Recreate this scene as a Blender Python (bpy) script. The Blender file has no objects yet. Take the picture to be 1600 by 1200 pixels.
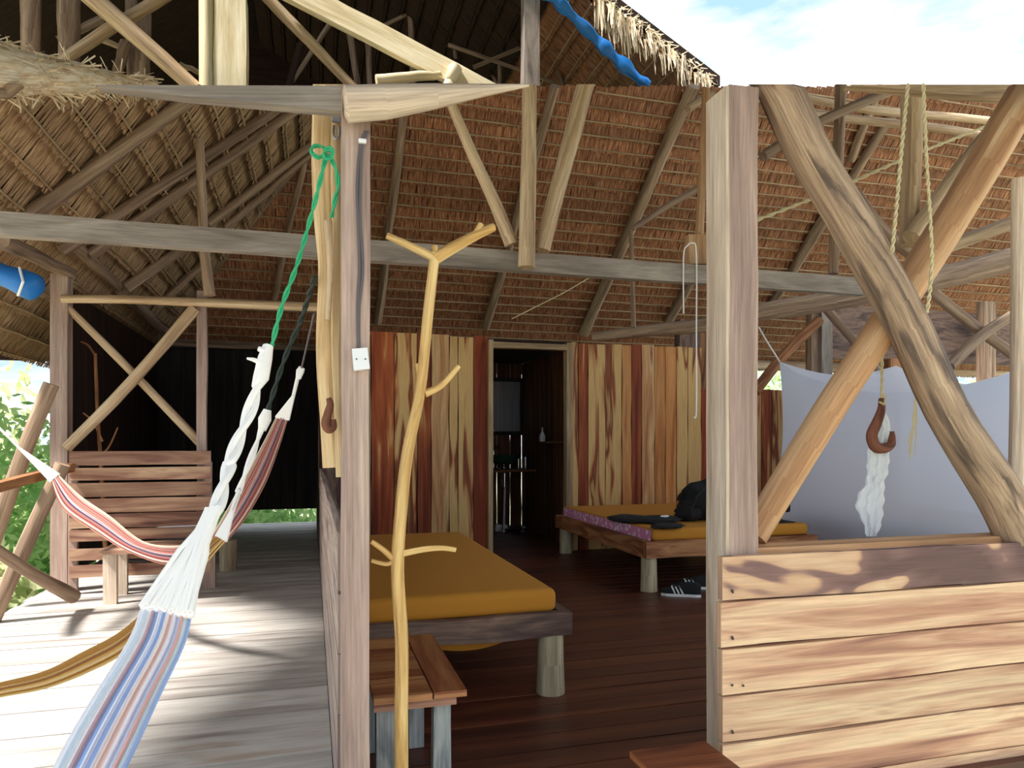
import bpy, bmesh, math, random
from mathutils import Vector, Matrix, noise
random.seed(7)
R = random.Random(11)
C = bpy.context.scene.collection
# ------------------------------------------------------------------ camera
YAW = math.radians(15.9); F = 1100.0; HZ = 690.0; EYE = 1.15
SN, CS = math.sin(YAW), math.cos(YAW)
cam = bpy.data.cameras.new('camera'); co = bpy.data.objects.new('camera', cam); C.objects.link(co)
cam.sensor_width = 36; cam.lens = 36*F/1600; cam.shift_y = 90/1600; cam.clip_end = 500
co.location = (0, 0, EYE); co.rotation_euler = (math.pi/2, 0, -YAW)
bpy.context.scene.camera = co
# ------------------------------------------------------------------ world, sun, exposure
SKY = 2.6; SUN = 8.0
w = bpy.data.worlds.new('world'); bpy.context.scene.world = w; w.use_nodes = True
nt = w.node_tree; nt.nodes.clear()
def wn(t): return nt.nodes.new(t)
out = wn('ShaderNodeOutputWorld'); bg = wn('ShaderNodeBackground'); nt.links.new(bg.outputs[0], out.inputs[0])
tc = wn('ShaderNodeTexCoord'); mp = wn('ShaderNodeMapping'); mp.inputs['Scale'].default_value = (1, 1, 3.2)
nz = wn('ShaderNodeTexNoise'); nz.inputs['Scale'].default_value = 3.4; nz.inputs['Detail'].default_value = 7; nz.inputs['Roughness'].default_value = .58
cr = wn('ShaderNodeValToRGB'); cr.color_ramp.elements[0].position = .40; cr.color_ramp.elements[0].color = (.15, .235, .30, 1)
cr.color_ramp.elements[1].position = .60; cr.color_ramp.elements[1].color = (.80, .82, .87, 1)
e = cr.color_ramp.elements.new(.50); e.color = (.27, .305, .32, 1)
nt.links.new(tc.outputs['Generated'], mp.inputs[0]); nt.links.new(mp.outputs[0], nz.inputs['Vector'])
nt.links.new(nz.outputs['Fac'], cr.inputs[0]); nt.links.new(cr.outputs[0], bg.inputs[0]); bg.inputs[1].default_value = SKY
sl = bpy.data.lights.new('sun', 'SUN'); sl.energy = SUN; sl.angle = math.radians(7.0); sl.color = (1, .96, .91)
so = bpy.data.objects.new('sun', sl); C.objects.link(so)
sdir = Vector((0.54, 0.18, -0.83))          # light travels from the left and from behind the camera
so.rotation_euler = sdir.to_track_quat('-Z', 'Y').to_euler(); so.location = (-20, -10, 20)
vs = bpy.context.scene.view_settings
vs.view_transform = 'Standard'; vs.look = 'None'; vs.gamma = 1; vs.use_curve_mapping = False; vs.exposure = 0.5

# ------------------------------------------------------------------ helpers
def ray(px, py):
    r, u = (px-800)/F, (HZ-py)/F
    return Vector((r*CS+SN, -r*SN+CS, u))
EYEV = Vector((0, 0, EYE))
def D(px, py, d): return EYEV + ray(px, py)*d
def onY(px, py, Y): v = ray(px, py); return EYEV + v*(Y/v.y)
def onX(px, py, X): v = ray(px, py); return EYEV + v*(X/v.x)
def onZ(px, py, Z): v = ray(px, py); return EYEV + v*((Z-EYE)/v.z)
def BP(px, py, off=0.0):                       # back roof slope
    v = ray(px, py); d = (2.56-off+.75*10.5-EYE)/(v.z+.75*v.y); return EYEV+v*d
def LP(px, py, off=0.0):                       # left roof slope
    v = ray(px, py); d = (2.53-off+.926*2.0-EYE)/(v.z-.926*v.x); return EYEV+v*d
def steep(p): return (p.z-EYE)/(p.x*SN+p.y*CS)

def flat_top(m):
    o_ = []
    for x, y, z in m.v:
        f = x*SN+y*CS
        o_.append((x, y, min(z, EYE+(HZ-131.5)/F*f)))
    m.v = o_; return m
def pxx(p): return 800+F*(p[0]*CS-p[1]*SN)/max(p[0]*SN+p[1]*CS, .05)
class M:
    def __init__(s): s.v = []; s.f = []; s.uv = []; s.smooth = False
    def quad(s, a, b, c, d, uv=None):
        n = len(s.v); s.v += [tuple(a), tuple(b), tuple(c), tuple(d)]; s.f.append((n, n+1, n+2, n+3))
        s.uv += uv or [(0, 0), (1, 0), (1, 1), (0, 1)]
    def box(s, o, L, W, T, n=1, jit=0.0, rr=None):
        """board from corner o, long axis L, width W, thickness T; edges wander by jit"""
        o, L, W, T = Vector(o), Vector(L), Vector(W), Vector(T); rr = rr or R
        wn_, tn = W.normalized(), T.normalized(); l, wd, th = L.length, W.length, T.length
        base = len(s.v); a = rr.uniform(0, 50)
        for i in range(n+1):
            t = i/n; p = o+L*t
            j0 = jit*noise.noise(Vector((a, t*l*2.5, 0))); j1 = jit*noise.noise(Vector((a, t*l*2.5, 9)))
            for q in (p+wn_*j0, p+W+wn_*j1, p+W+T+wn_*j1, p+T+wn_*j0): s.v.append(tuple(q))
        us = [0, wd, wd+th, 2*wd+th, 2*wd+2*th]
        flip = L.cross(W).dot(T) > 0
        for i in range(n):
            for k in range(4):
                k2 = (k+1) % 4; A = base+i*4
                fc = (A+k, A+k2, A+4+k2, A+4+k)
                uv = [(us[k], l*i/n), (us[k+1], l*i/n), (us[k+1], l*(i+1)/n), (us[k], l*(i+1)/n)]
                if not flip: fc = fc[::-1]; uv = uv[::-1]
                else: pass
                s.f.append(fc); s.uv += uv
        e0 = (base, base+3, base+2, base+1); e1 = tuple(base+n*4+k for k in (0, 1, 2, 3))
        for e_ in (e0, e1):
            s.f.append(e_ if flip else e_[::-1]); s.uv += [(0, 0), (wd, 0), (wd, th), (0, th)]
        return s
    def tube(s, pts, rad, n=10, wob=0.0, cap=True, aspect=1.0):
        pts = [Vector(p) for p in pts]
        if not isinstance(rad, (list, tuple)): rad = [rad]*len(pts)
        base = len(s.v); dist = 0; prev = None; up0 = Vector((0, 0, 1)); a = R.uniform(0, 90); ds = []
        tang = []
        for i in range(len(pts)):
            tang.append((pts[min(i+1, len(pts)-1)]-pts[max(i-1, 0)]).normalized())
        x = tang[0].orthogonal().normalized()
        for i, p in enumerate(pts):
            if i: dist += (p-pts[i-1]).length
            ds.append(dist); t = tang[i]; x = (x-t*x.dot(t)).normalized(); y = t.cross(x)
            for k in range(n):
                an = 2*math.pi*k/n
                r = rad[i]*(1+wob*noise.noise(Vector((math.cos(an)*1.3+a, math.sin(an)*1.3, dist*3))))
                s.v.append(tuple(p+x*math.cos(an)*r+y*math.sin(an)*r*aspect))
        for i in range(len(pts)-1):
            for k in range(n):
                k2 = (k+1) % n; A = base+i*n
                s.f.append((A+k, A+k2, A+n+k2, A+n+k)); rr = rad[i]*2*math.pi/n
                s.uv += [(k*rr, ds[i]), ((k+1)*rr, ds[i]), ((k+1)*rr, ds[i+1]), (k*rr, ds[i+1])]
        if cap:
            s.f.append(tuple(base+k for k in range(n))[::-1]); s.uv += [(.02*math.cos(k), .02*math.sin(k)) for k in range(n)]
            A = base+(len(pts)-1)*n
            s.f.append(tuple(A+k for k in range(n))); s.uv += [(.02*math.cos(k), .02*math.sin(k)) for k in range(n)]
        s.smooth = True
        return s
    def prism(s, poly, T):
        """closed outline extruded by T"""
        T = Vector(T); base = len(s.v); n = len(poly); P = [Vector(p) for p in poly]
        s.v += [tuple(p) for p in P]+[tuple(p+T) for p in P]
        ax = (P[1]-P[0]).normalized(); nr = (P[1]-P[0]).cross(P[2]-P[1]).normalized(); ay = nr.cross(ax)
        uv = [((p-P[0]).dot(ay), (p-P[0]).dot(ax)) for p in P]
        s.f.append(tuple(range(base, base+n))); s.uv += uv
        s.f.append(tuple(range(base+n, base+2*n))[::-1]); s.uv += uv[::-1]
        for k in range(n):
            k2 = (k+1) % n; s.f.append((base+k, base+n+k, base+n+k2, base+k2)); s.uv += [uv[k], (uv[k][0]+.05, uv[k][1]), (uv[k2][0]+.05, uv[k2][1]), uv[k2]]
        return s
    def grid(s, P, smooth=True):
        """P[i][j] points; u along j, v along i"""
        base = len(s.v); ni, nj = len(P), len(P[0])
        for row in P: s.v += [tuple(p) for p in row]
        for i in range(ni-1):
            for j in range(nj-1):
                A = base+i*nj+j; s.f.append((A, A+1, A+nj+1, A+nj))
                s.uv += [(j/(nj-1), i/(ni-1)), ((j+1)/(nj-1), i/(ni-1)), ((j+1)/(nj-1), (i+1)/(ni-1)), (j/(nj-1), (i+1)/(ni-1))]
        s.smooth = smooth
        return s
    def lathe(s, c, prof, n=16):
        c = Vector(c); base = len(s.v)
        for r, z in prof:
            for k in range(n):
                a = 2*math.pi*k/n; s.v.append((c.x+r*math.cos(a), c.y+r*math.sin(a), c.z+z))
        for i in range(len(prof)-1):
            for k in range(n):
                k2 = (k+1) % n; A = base+i*n; s.f.append((A+k, A+k2, A+n+k2, A+n+k)); s.uv += [(0, 0), (.1, 0), (.1, .1), (0, .1)]
        s.smooth = True
        return s
    def rbox(s, lo, hi, r=.03, seg=3, fn=None, cuts=0):
        bm = bmesh.new(); lo, hi = Vector(lo), Vector(hi)
        bmesh.ops.create_cube(bm, size=1)
        for v in bm.verts: v.co = Vector([lo[i]+(v.co[i]+.5)*(hi[i]-lo[i]) for i in range(3)])
        bmesh.ops.bevel(bm, geom=bm.edges[:]+bm.verts[:], offset=r, segments=seg, affect='EDGES', profile=.6)
        if cuts: bmesh.ops.subdivide_edges(bm, edges=bm.edges[:], cuts=cuts, use_grid_fill=True)
        bm.verts.index_update(); base = len(s.v)
        for v in bm.verts:
            c_ = v.co.copy()
            if fn: c_ = fn(c_)
            s.v.append(tuple(c_))
        for f in bm.faces:
            s.f.append(tuple(base+v.index for v in f.verts)); s.uv += [(v.co.x, v.co.y+v.co.z) for v in f.verts]
        bm.free(); s.smooth = True
        return s
    def build(s, name, mat, parent=None, label=None, cat=None, group=None, kind=None):
        xs, ys, zs = zip(*s.v)
        org = Vector(((min(xs)+max(xs))/2, (min(ys)+max(ys))/2, min(zs)))
        me = bpy.data.meshes.new(name)
        me.from_pydata([(x-org.x, y-org.y, z-org.z) for x, y, z in s.v], [], s.f)
        ul = me.uv_layers.new(name='UVMap'); flat = [c for p in s.uv for c in p]
        ul.data.foreach_set('uv', flat)
        if s.smooth:
            me.polygons.foreach_set('use_smooth', [True]*len(me.polygons))
            try: me.set_sharp_from_angle(angle=math.radians(50))
            except Exception: pass
        me.materials.append(mat); me.update()
        o = bpy.data.objects.new(name, me); C.objects.link(o)
        o.location = org
        if parent is not None:
            o.parent = parent; pw = WORLD.get(parent.name, parent.location); o.location = org-pw
        WORLD[o.name] = org
        tag(o, label, cat, group, kind)
        return o
WORLD = {}
def tag(o, label=None, cat=None, group=None, kind=None):
    for k, v in (('label', label), ('category', cat), ('group', group), ('kind', kind)):
        if v: o[k] = v
    return o
def thing(name, label, cat, loc, group=None):
    o = bpy.data.objects.new(name, None); C.objects.link(o); o.location = loc; o.empty_display_size = .1
    WORLD[o.name] = Vector(loc); return tag(o, label, cat, group)
def struct(name, loc=(0, 0, 0), label=None):
    o = bpy.data.objects.new(name, None); C.objects.link(o); o.location = loc; WORLD[o.name] = Vector(loc)
    return tag(o, label, kind='structure')
def smooth_pts(P, n=6):
    out_ = []; m = len(P)
    for i in range(m-1):
        p0, p1, p2, p3 = [P[min(max(j, 0), m-1)] for j in (i-1, i, i+1, i+2)]
        for k in range(n):
            t = k/n
            out_.append([.5*((2*b)+(c-a)*t+(2*a-5*b+4*c-d)*t*t+(3*b-a-3*c+d)*t**3) for a, b, c, d in zip(p0, p1, p2, p3)])
    out_.append(list(P[-1])); return out_

# ------------------------------------------------------------------ materials
def lin(c): return tuple(((x/255)/12.92 if x/255 <= .04045 else ((x/255+.055)/1.055)**2.4) for x in c)+(1,)
def base(name):
    m = bpy.data.materials.new(name); m.use_nodes = True; t = m.node_tree; b = t.nodes['Principled BSDF']; return m, t, b
def flat(name, c, rough=.6, metal=0, spec=.5, trans=0, emis=None):
    m, t, b = base(name); b.inputs['Base Color'].default_value = lin(c); b.inputs['Roughness'].default_value = rough
    b.inputs['Metallic'].default_value = metal; b.inputs['Specular IOR Level'].default_value = spec
    n = t.nodes.new('ShaderNodeTexNoise'); n.inputs['Scale'].default_value = 40; bp = t.nodes.new('ShaderNodeBump'); bp.inputs['Strength'].default_value = .08
    t.links.new(n.outputs['Fac'], bp.inputs['Height']); t.links.new(bp.outputs[0], b.inputs['Normal'])
    return m
def wood(name, cols, sx=9, sy=.7, dist=.5, rough=.7, fine=.35, var=.3, bump=.3, spec=.3, det=3.0, fs=1.0, huev=.0):
    m, t, b = base(name); N = t.nodes.new; L = t.links.new
    uv = N('ShaderNodeTexCoord'); oi = N('ShaderNodeObjectInfo')
    mul = N('ShaderNodeMath'); mul.operation = 'MULTIPLY'; mul.inputs[1].default_value = 71
    L(oi.outputs['Random'], mul.inputs[0])
    sep = N('ShaderNodeSeparateXYZ'); L(uv.outputs['UV'], sep.inputs[0])
    comb = N('ShaderNodeCombineXYZ'); L(sep.outputs[0], comb.inputs[0]); L(sep.outputs[1], comb.inputs[1]); L(mul.outputs[0], comb.inputs[2])
    def nz_(sx_, sy_, d, det_, rg=.55):
        mp_ = N('ShaderNodeMapping'); mp_.inputs['Scale'].default_value = (sx_, sy_, 1); L(comb.outputs[0], mp_.inputs[0])
        n_ = N('ShaderNodeTexNoise'); n_.inputs['Scale'].default_value = 1; n_.inputs['Detail'].default_value = det_; n_.inputs['Distortion'].default_value = d
        n_.inputs['Roughness'].default_value = rg
        L(mp_.outputs[0], n_.inputs['Vector']); return n_
    n1 = nz_(sx, sy, dist, det); n2 = nz_(130*fs, 4*fs, .2, 4, .7)
    r = N('ShaderNodeValToRGB'); L(n1.outputs['Fac'], r.inputs[0])
    el = r.color_ramp.elements
    while len(el) > 1: el.remove(el[-1])
    el[0].position = cols[0][0]; el[0].color = lin(cols[0][1])
    for p, c in cols[1:]: e_ = el.new(p); e_.color = lin(c)
    # fine grain and plank-to-plank brightness
    mr = N('ShaderNodeMapRange'); mr.inputs[1].default_value = .3; mr.inputs[2].default_value = .7; mr.inputs[3].default_value = 1-fine; mr.inputs[4].default_value = 1+fine*.45
    L(n2.outputs['Fac'], mr.inputs[0])
    mv = N('ShaderNodeMapRange'); mv.inputs[3].default_value = 1-var/2; mv.inputs[4].default_value = 1+var/2; L(oi.outputs['Random'], mv.inputs[0])
    mm = N('ShaderNodeMath'); mm.operation = 'MULTIPLY'; L(mr.outputs[0], mm.inputs[0]); L(mv.outputs[0], mm.inputs[1])
    vm = N('ShaderNodeVectorMath'); vm.operation = 'SCALE'; L(r.outputs[0], vm.inputs[0]); L(mm.outputs[0], vm.inputs[3])
    L(vm.outputs[0], b.inputs['Base Color']); b.inputs['Roughness'].default_value = rough; b.inputs['Specular IOR Level'].default_value = spec
    bp = N('ShaderNodeBump'); bp.inputs['Strength'].default_value = bump; bp.inputs['Distance'].default_value = .004
    L(n2.outputs['Fac'], bp.inputs['Height']); L(bp.outputs[0], b.inputs['Normal'])
    return m
W_post = wood('weathered_mauve_post', [(.25, (140, 116, 106)), (.5, (170, 144, 132)), (.78, (200, 176, 160))], 10, .8)
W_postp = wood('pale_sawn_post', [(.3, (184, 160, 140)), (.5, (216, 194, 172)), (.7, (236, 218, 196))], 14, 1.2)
W_slab = wood('yellow_bark_slab', [(.3, (168, 128, 84)), (.45, (206, 170, 122)), (.6, (226, 198, 152)), (.75, (190, 150, 104))], 16, 1.6, .8)
W_stand = wood('peeled_branch', [(.3, (176, 132, 74)), (.5, (216, 176, 112)), (.72, (238, 208, 150))], 30, 3, .6, fine=.25)
W_grey = wood('grey_plank', [(.25, (96, 84, 76)), (.42, (136, 124, 114)), (.6, (160, 148, 138)), (.75, (178, 166, 152))], 8, 1.4, .7)
W_pole = wood('pale_pole', [(.3, (154, 126, 98)), (.5, (194, 164, 130)), (.7, (218, 194, 160))], 22, 1.2)
W_pole2 = wood('brown_pole', [(.3, (110, 88, 72)), (.5, (150, 124, 102)), (.7, (180, 154, 128))], 22, 1.2)
W_logA = wood('bark_patched_log', [(.3, (88, 74, 66)), (.41, (122, 102, 88)), (.48, (160, 134, 112)), (.6, (178, 150, 124)), (.75, (196, 170, 144))], 13, 1.8, 1.0, fine=.5, bump=.6)
W_logB = wood('honey_log', [(.3, (156, 110, 76)), (.5, (194, 148, 106)), (.7, (218, 180, 138))], 13, .8, .6, fine=.25)
W_front = wood('front_board', [(.25, (140, 98, 84)), (.4, (184, 138, 112)), (.5, (212, 172, 140)), (.62, (226, 194, 158)), (.78, (172, 124, 104))], 12, .9, 1.2, fine=.25, var=.22)
W_stain = wood('stained_front_board', [(.36, (108, 82, 78)), (.49, (136, 104, 98)), (.52, (206, 164, 132)), (.66, (226, 194, 158)), (.78, (190, 142, 118))], 7, 2.2, .6, fine=.2, var=.0, det=2)
CR, RD, BR = (208, 164, 104), (140, 66, 34), (84, 42, 24)
W_pc = wood('cream_heartwood_plank', [(.2, CR), (.5, (214, 174, 114)), (.56, (196, 146, 92)), (.59, (150, 84, 50)), (.64, (120, 62, 38)), (.7, (200, 156, 98))], 9, .75, .7, fine=.22, det=2.2, var=.15)
W_pr = wood('red_heartwood_plank', [(.25, BR), (.42, (128, 54, 28)), (.55, (158, 80, 42)), (.62, (176, 96, 52)), (.68, (208, 160, 100))], 10, .6, .9, fine=.25, det=2)
W_po = wood('orange_plank', [(.25, (150, 84, 40)), (.45, (190, 122, 66)), (.6, (206, 148, 90)), (.7, (168, 98, 54))], 12, .5, .6, fine=.25, det=2)
W_pp = wood('pink_cream_plank', [(.25, (150, 92, 62)), (.42, (194, 140, 92)), (.56, (216, 176, 124)), (.66, (150, 90, 60))], 10, .8, .8, fine=.25, det=2.5)
W_frame = wood('door_frame_wood', [(.3, (128, 104, 76)), (.5, (160, 134, 100)), (.7, (184, 160, 124))], 16, 1.2)
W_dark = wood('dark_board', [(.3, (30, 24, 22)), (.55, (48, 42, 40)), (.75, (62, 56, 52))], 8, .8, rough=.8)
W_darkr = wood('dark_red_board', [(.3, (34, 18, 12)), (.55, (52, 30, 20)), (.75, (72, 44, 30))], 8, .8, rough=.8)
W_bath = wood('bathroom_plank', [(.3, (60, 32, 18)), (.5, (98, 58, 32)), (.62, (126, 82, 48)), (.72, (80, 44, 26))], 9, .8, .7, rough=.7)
W_floor = wood('red_brown_floorboard', [(.3, (62, 30, 20)), (.5, (92, 46, 30)), (.65, (108, 60, 38)), (.78, (76, 38, 24))], 10, .6, .6, rough=.42, fine=.25, var=.3, spec=.5, bump=.15)
W_deck = wood('grey_deck_board', [(.25, (134, 122, 114)), (.42, (176, 168, 160)), (.6, (202, 196, 188)), (.75, (178, 160, 144))], 7, .8, .8, rough=.45, var=.16, fine=.25, spec=.5)
W_bench = wood('bench_board', [(.28, (100, 66, 56)), (.42, (148, 106, 88)), (.55, (180, 142, 116)), (.68, (200, 166, 134)), (.8, (150, 98, 76))], 8, .9, 1.2, fine=.25, var=.25)
W_table = wood('side_table_board', [(.28, (78, 34, 20)), (.45, (128, 70, 42)), (.6, (176, 122, 78)), (.72, (112, 54, 32))], 9, .8, .8, rough=.4, fine=.25, var=.5)
W_part = wood('weathered_partition_board', [(.28, (112, 92, 86)), (.42, (160, 138, 128)), (.56, (194, 172, 158)), (.7, (150, 124, 114)), (.8, (206, 184, 166))], 16, .6, 1.4, fine=.4, var=.2)
W_leg = wood('grey_painted_leg', [(.3, (112, 116, 120)), (.5, (146, 150, 152)), (.7, (168, 170, 168))], 14, 3, 1, fine=.4)
W_log = wood('pale_log_leg', [(.3, (150, 136, 108)), (.5, (186, 172, 142)), (.7, (206, 194, 164))], 18, 1.2)
W_rail = wood('dark_bed_rail', [(.28, (70, 52, 48)), (.45, (106, 84, 76)), (.6, (140, 112, 96)), (.75, (86, 60, 50))], 10, 2, 1.2, fine=.4)
W_rail2 = wood('brown_bed_rail', [(.28, (90, 52, 32)), (.45, (134, 84, 52)), (.6, (170, 120, 78)), (.75, (112, 66, 40))], 10, 1.4, 1.2, fine=.3)
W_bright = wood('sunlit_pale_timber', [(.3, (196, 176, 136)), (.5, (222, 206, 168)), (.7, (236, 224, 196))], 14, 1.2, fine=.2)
W_hook = wood('dark_hook_wood', [(.3, (84, 46, 34)), (.5, (124, 76, 58)), (.7, (150, 98, 76))], 30, 4, .6)
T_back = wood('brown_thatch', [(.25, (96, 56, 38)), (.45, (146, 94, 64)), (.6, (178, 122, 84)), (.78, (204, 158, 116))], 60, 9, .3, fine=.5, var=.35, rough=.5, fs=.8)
T_left = wood('straw_thatch', [(.25, (126, 92, 66)), (.45, (172, 136, 100)), (.6, (202, 168, 128)), (.78, (222, 192, 152))], 60, 9, .3, fine=.5, var=.3, rough=.85, fs=.8)
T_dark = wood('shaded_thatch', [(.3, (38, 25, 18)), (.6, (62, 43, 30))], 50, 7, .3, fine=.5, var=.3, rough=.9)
T_lit = wood('sunlit_bleached_straw', [(.25, (196, 160, 120)), (.45, (232, 210, 176)), (.65, (250, 238, 214))], 40, 9, .3, fine=.4, var=.1, rough=.85)  # bleached straw, made paler still to carry sunlight in its colour
W_bat = wood('split_batten', [(.3, (140, 116, 88)), (.6, (184, 158, 124))], 30, 2, .3)
F_mat = flat('ochre_sheet', (184, 122, 30), .85)
F_blk = flat('black_cloth', (18, 18, 20), .9); F_white = flat('white_plastic', (226, 226, 228), .45)
F_strp = flat('white_stripe', (225, 225, 225), .6)
F_chrome = flat('chrome', (210, 210, 215), .15, 1); F_steel = flat('steel', (150, 150, 150), .35, 1)
F_mirror = flat('mirror_glass', (235, 240, 245), .03, 1); F_glass = flat('green_glass', (40, 66, 54), .1)
F_green = flat('green_rope', (40, 160, 108), .6); F_dgreen = flat('dark_green_cord', (30, 44, 36), .7)
F_cord = flat('white_cotton_cord', (244, 240, 236), .85); F_sisal = flat('sisal', (206, 190, 148), .9)
F_cable = flat('grey_cable', (92, 84, 88), .6); F_blue = flat('blue_tarpaulin', (22, 112, 190), .5)
F_nail = flat('nail_iron', (60, 52, 50), .6)
def cloth(name, stops, rough=.85, transl=0.0, u='X', alpha=0.0, nfold=0):
    m, t, b = base(name); N = t.nodes.new; L = t.links.new
    uv = N('ShaderNodeTexCoord'); sep = N('ShaderNodeSeparateXYZ'); L(uv.outputs['UV'], sep.inputs[0])
    r = N('ShaderNodeValToRGB'); L(sep.outputs[0 if u == 'X' else 1], r.inputs[0]); el = r.color_ramp.elements
    while len(el) > 1: el.remove(el[-1])
    r.color_ramp.interpolation = 'LINEAR'
    el[0].position = stops[0][0]; el[0].color = lin(stops[0][1])
    for p, c in stops[1:]: e_ = el.new(p); e_.color = lin(c)
    L(r.outputs[0], b.inputs['Base Color']); b.inputs['Roughness'].default_value = rough
    n = N('ShaderNodeTexNoise'); n.inputs['Scale'].default_value = 180; bp = N('ShaderNodeBump'); bp.inputs['Strength'].default_value = .15; bp.inputs['Distance'].default_value = .002
    L(n.outputs['Fac'], bp.inputs['Height']); L(bp.outputs[0], b.inputs['Normal'])
    o_ = t.nodes['Material Output']; last = b.outputs[0]
    if transl:
        tr = N('ShaderNodeBsdfTranslucent'); L(r.outputs[0], tr.inputs[0]); mx = N('ShaderNodeMixShader'); mx.inputs[0].default_value = transl
        L(last, mx.inputs[1]); L(tr.outputs[0], mx.inputs[2]); last = mx.outputs[0]
    if alpha:
        ta = N('ShaderNodeBsdfTransparent'); mx = N('ShaderNodeMixShader'); mx.inputs[0].default_value = alpha
        L(last, mx.inputs[1]); L(ta.outputs[0], mx.inputs[2]); last = mx.outputs[0]
    L(last, o_.inputs[0])
    return m
def stripes(cols):
    n = len(cols); o_ = []
    for i, c in enumerate(cols): o_ += [(i/n+.004, c), ((i+1)/n-.004, c)]
    return o_[:32]
C_ham1 = cloth('pastel_striped_cloth', stripes([(242, 242, 250), (222, 234, 246), (246, 248, 252), (214, 180, 184), (160, 188, 236), (248, 246, 250), (172, 196, 240), (246, 238, 234), (240, 208, 198), (238, 238, 248), (206, 218, 242), (236, 192, 182), (220, 240, 250), (158, 182, 228)]), transl=.35)
C_ham2 = cloth('pink_striped_cloth', stripes([(180, 126, 112), (214, 190, 178), (168, 96, 92), (196, 132, 120), (90, 66, 96), (220, 200, 196), (176, 108, 100), (198, 150, 134), (150, 84, 84), (210, 178, 160), (222, 206, 186)]), transl=.2)
C_ham3 = cloth('ochre_striped_cloth', stripes([(196, 152, 78), (168, 118, 62), (214, 178, 110), (150, 104, 70), (206, 160, 84), (222, 196, 150), (172, 126, 60), (210, 176, 112)]), transl=.2)
C_net = cloth('white_mosquito_net', [(0, (236, 242, 255)), (1, (238, 243, 255))], transl=.6, alpha=.08)
C_bag = cloth('thin_white_cloth', [(0, (240, 243, 248)), (1, (246, 248, 250))], transl=.3)
C_floral = None
m, t, b = base('floral_sheet'); vo = t.nodes.new('ShaderNodeTexVoronoi'); vo.inputs['Scale'].default_value = 22; tc_ = t.nodes.new('ShaderNodeTexCoord')
t.links.new(tc_.outputs['Object'], vo.inputs['Vector']); r_ = t.nodes.new('ShaderNodeValToRGB'); t.links.new(vo.outputs['Distance'], r_.inputs[0])
r_.color_ramp.elements[0].color = lin((240, 224, 232)); r_.color_ramp.elements[0].position = .2; r_.color_ramp.elements[1].position = .5; r_.color_ramp.elements[1].color = lin((206, 130, 168))
t.links.new(r_.outputs[0], b.inputs['Base Color']); b.inputs['Roughness'].default_value = .85; C_floral = m
def leafmat(name, c1, c2):
    m, t, b = base(name); oi = t.nodes.new('ShaderNodeTexNoise'); oi.inputs['Scale'].default_value = 2.5; tc2 = t.nodes.new('ShaderNodeTexCoord')
    t.links.new(tc2.outputs['Object'], oi.inputs['Vector']); r2 = t.nodes.new('ShaderNodeValToRGB'); t.links.new(oi.outputs['Fac'], r2.inputs[0])
    r2.color_ramp.elements[0].position = .35; r2.color_ramp.elements[0].color = lin(c1); r2.color_ramp.elements[1].position = .65; r2.color_ramp.elements[1].color = lin(c2)
    t.links.new(r2.outputs[0], b.inputs['Base Color']); b.inputs['Roughness'].default_value = .6
    tr = t.nodes.new('ShaderNodeBsdfTranslucent'); t.links.new(r2.outputs[0], tr.inputs[0]); mx = t.nodes.new('ShaderNodeMixShader'); mx.inputs[0].default_value = .4
    t.links.new(b.outputs[0], mx.inputs[1]); t.links.new(tr.outputs[0], mx.inputs[2]); t.links.new(mx.outputs[0], t.nodes['Material Output'].inputs[0])
    return m
G_leaf = leafmat('leaf_green', (128, 178, 104), (196, 220, 152)); G_leaf2 = leafmat('leaf_yellow_green', (176, 194, 128), (228, 228, 184))
G_grass = leafmat('grass_ground', (150, 150, 118), (196, 188, 158))

# ------------------------------------------------------------------ ground, floors
g = M(); g.quad((-60, -20, -1.1), (60, -20, -1.1), (60, 90, -1.1), (-60, 90, -1.1)); g.build('ground', G_grass, kind='structure')
X1 = .075                                            # face of the low partition; room right of it, deck left of it
fl = struct('floor', (3.5, 4.5, -.03))
M().box((X1+.03, 1.95, -.09), (7.4, 0, 0), (0, 7.4, 0), (0, 0, .05)).build('joist_layer', W_darkr, fl)
y = 1.93; i = 0
while y < 9.3:
    M().box((X1+.03, y+.004, -.035), (7.4, 0, 0), (0, .132, 0), (0, 0, .035+R.uniform(-.001, .001))).build('floorboard', W_floor, fl); y += .14
dk = struct('floor_deck', (-1, 4, -.03))
M().box((-1.95, -.6, -.09), (2.05, 0, 0), (0, 11.2, 0), (0, 0, .05)).build('joist_layer', W_darkr, dk)
y = -.6
while y < 10.5:
    wd = .15+R.uniform(-.01, .01)
    x0_ = -1.98+R.uniform(-.02, .02); M().box((x0_, y+.003, -.035), (.072-x0_, 0, 0), (0, wd-.006, 0), (0, 0, .035+R.uniform(-.002, .002))).build('deck_board', W_deck, dk); y += wd

# ------------------------------------------------------------------ walls
def vplanks(par, Y, xs, z0, z1, mats, name='plank', th=.025, pix=True, jit=.01, zj=.01, inv=False):
    for i in range(len(xs)-1):
        a, b_ = (onY(xs[i], 690, Y).x, onY(xs[i+1], 690, Y).x) if pix else (xs[i], xs[i+1])
        M().box((a+.004, Y+(R.uniform(0, .006)), z0), (0, 0, z1-z0+R.uniform(-zj, zj)), (b_-a-.008, 0, 0), (0, th, 0), 8, jit).build(name, mats[i % len(mats)], par)
wb = struct('wall_back', (1, 7, 0))
vplanks(wb, 7.0, [497, 540, 580, 616, 652, 674, 702, 716, 740, 763], .0, 2.22, [W_rail, W_frame, W_pr, W_pc, W_pr, W_pp, W_pc, W_pc, W_pr])
M().box((.1, 7.035, 0), (1.6, 0, 0), (0, 0, 2.19), (0, .02, 0)).build('wall_backing', W_darkr, wb)
wb2 = struct('wall_back_right', (3.4, 7, 0))
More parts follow.
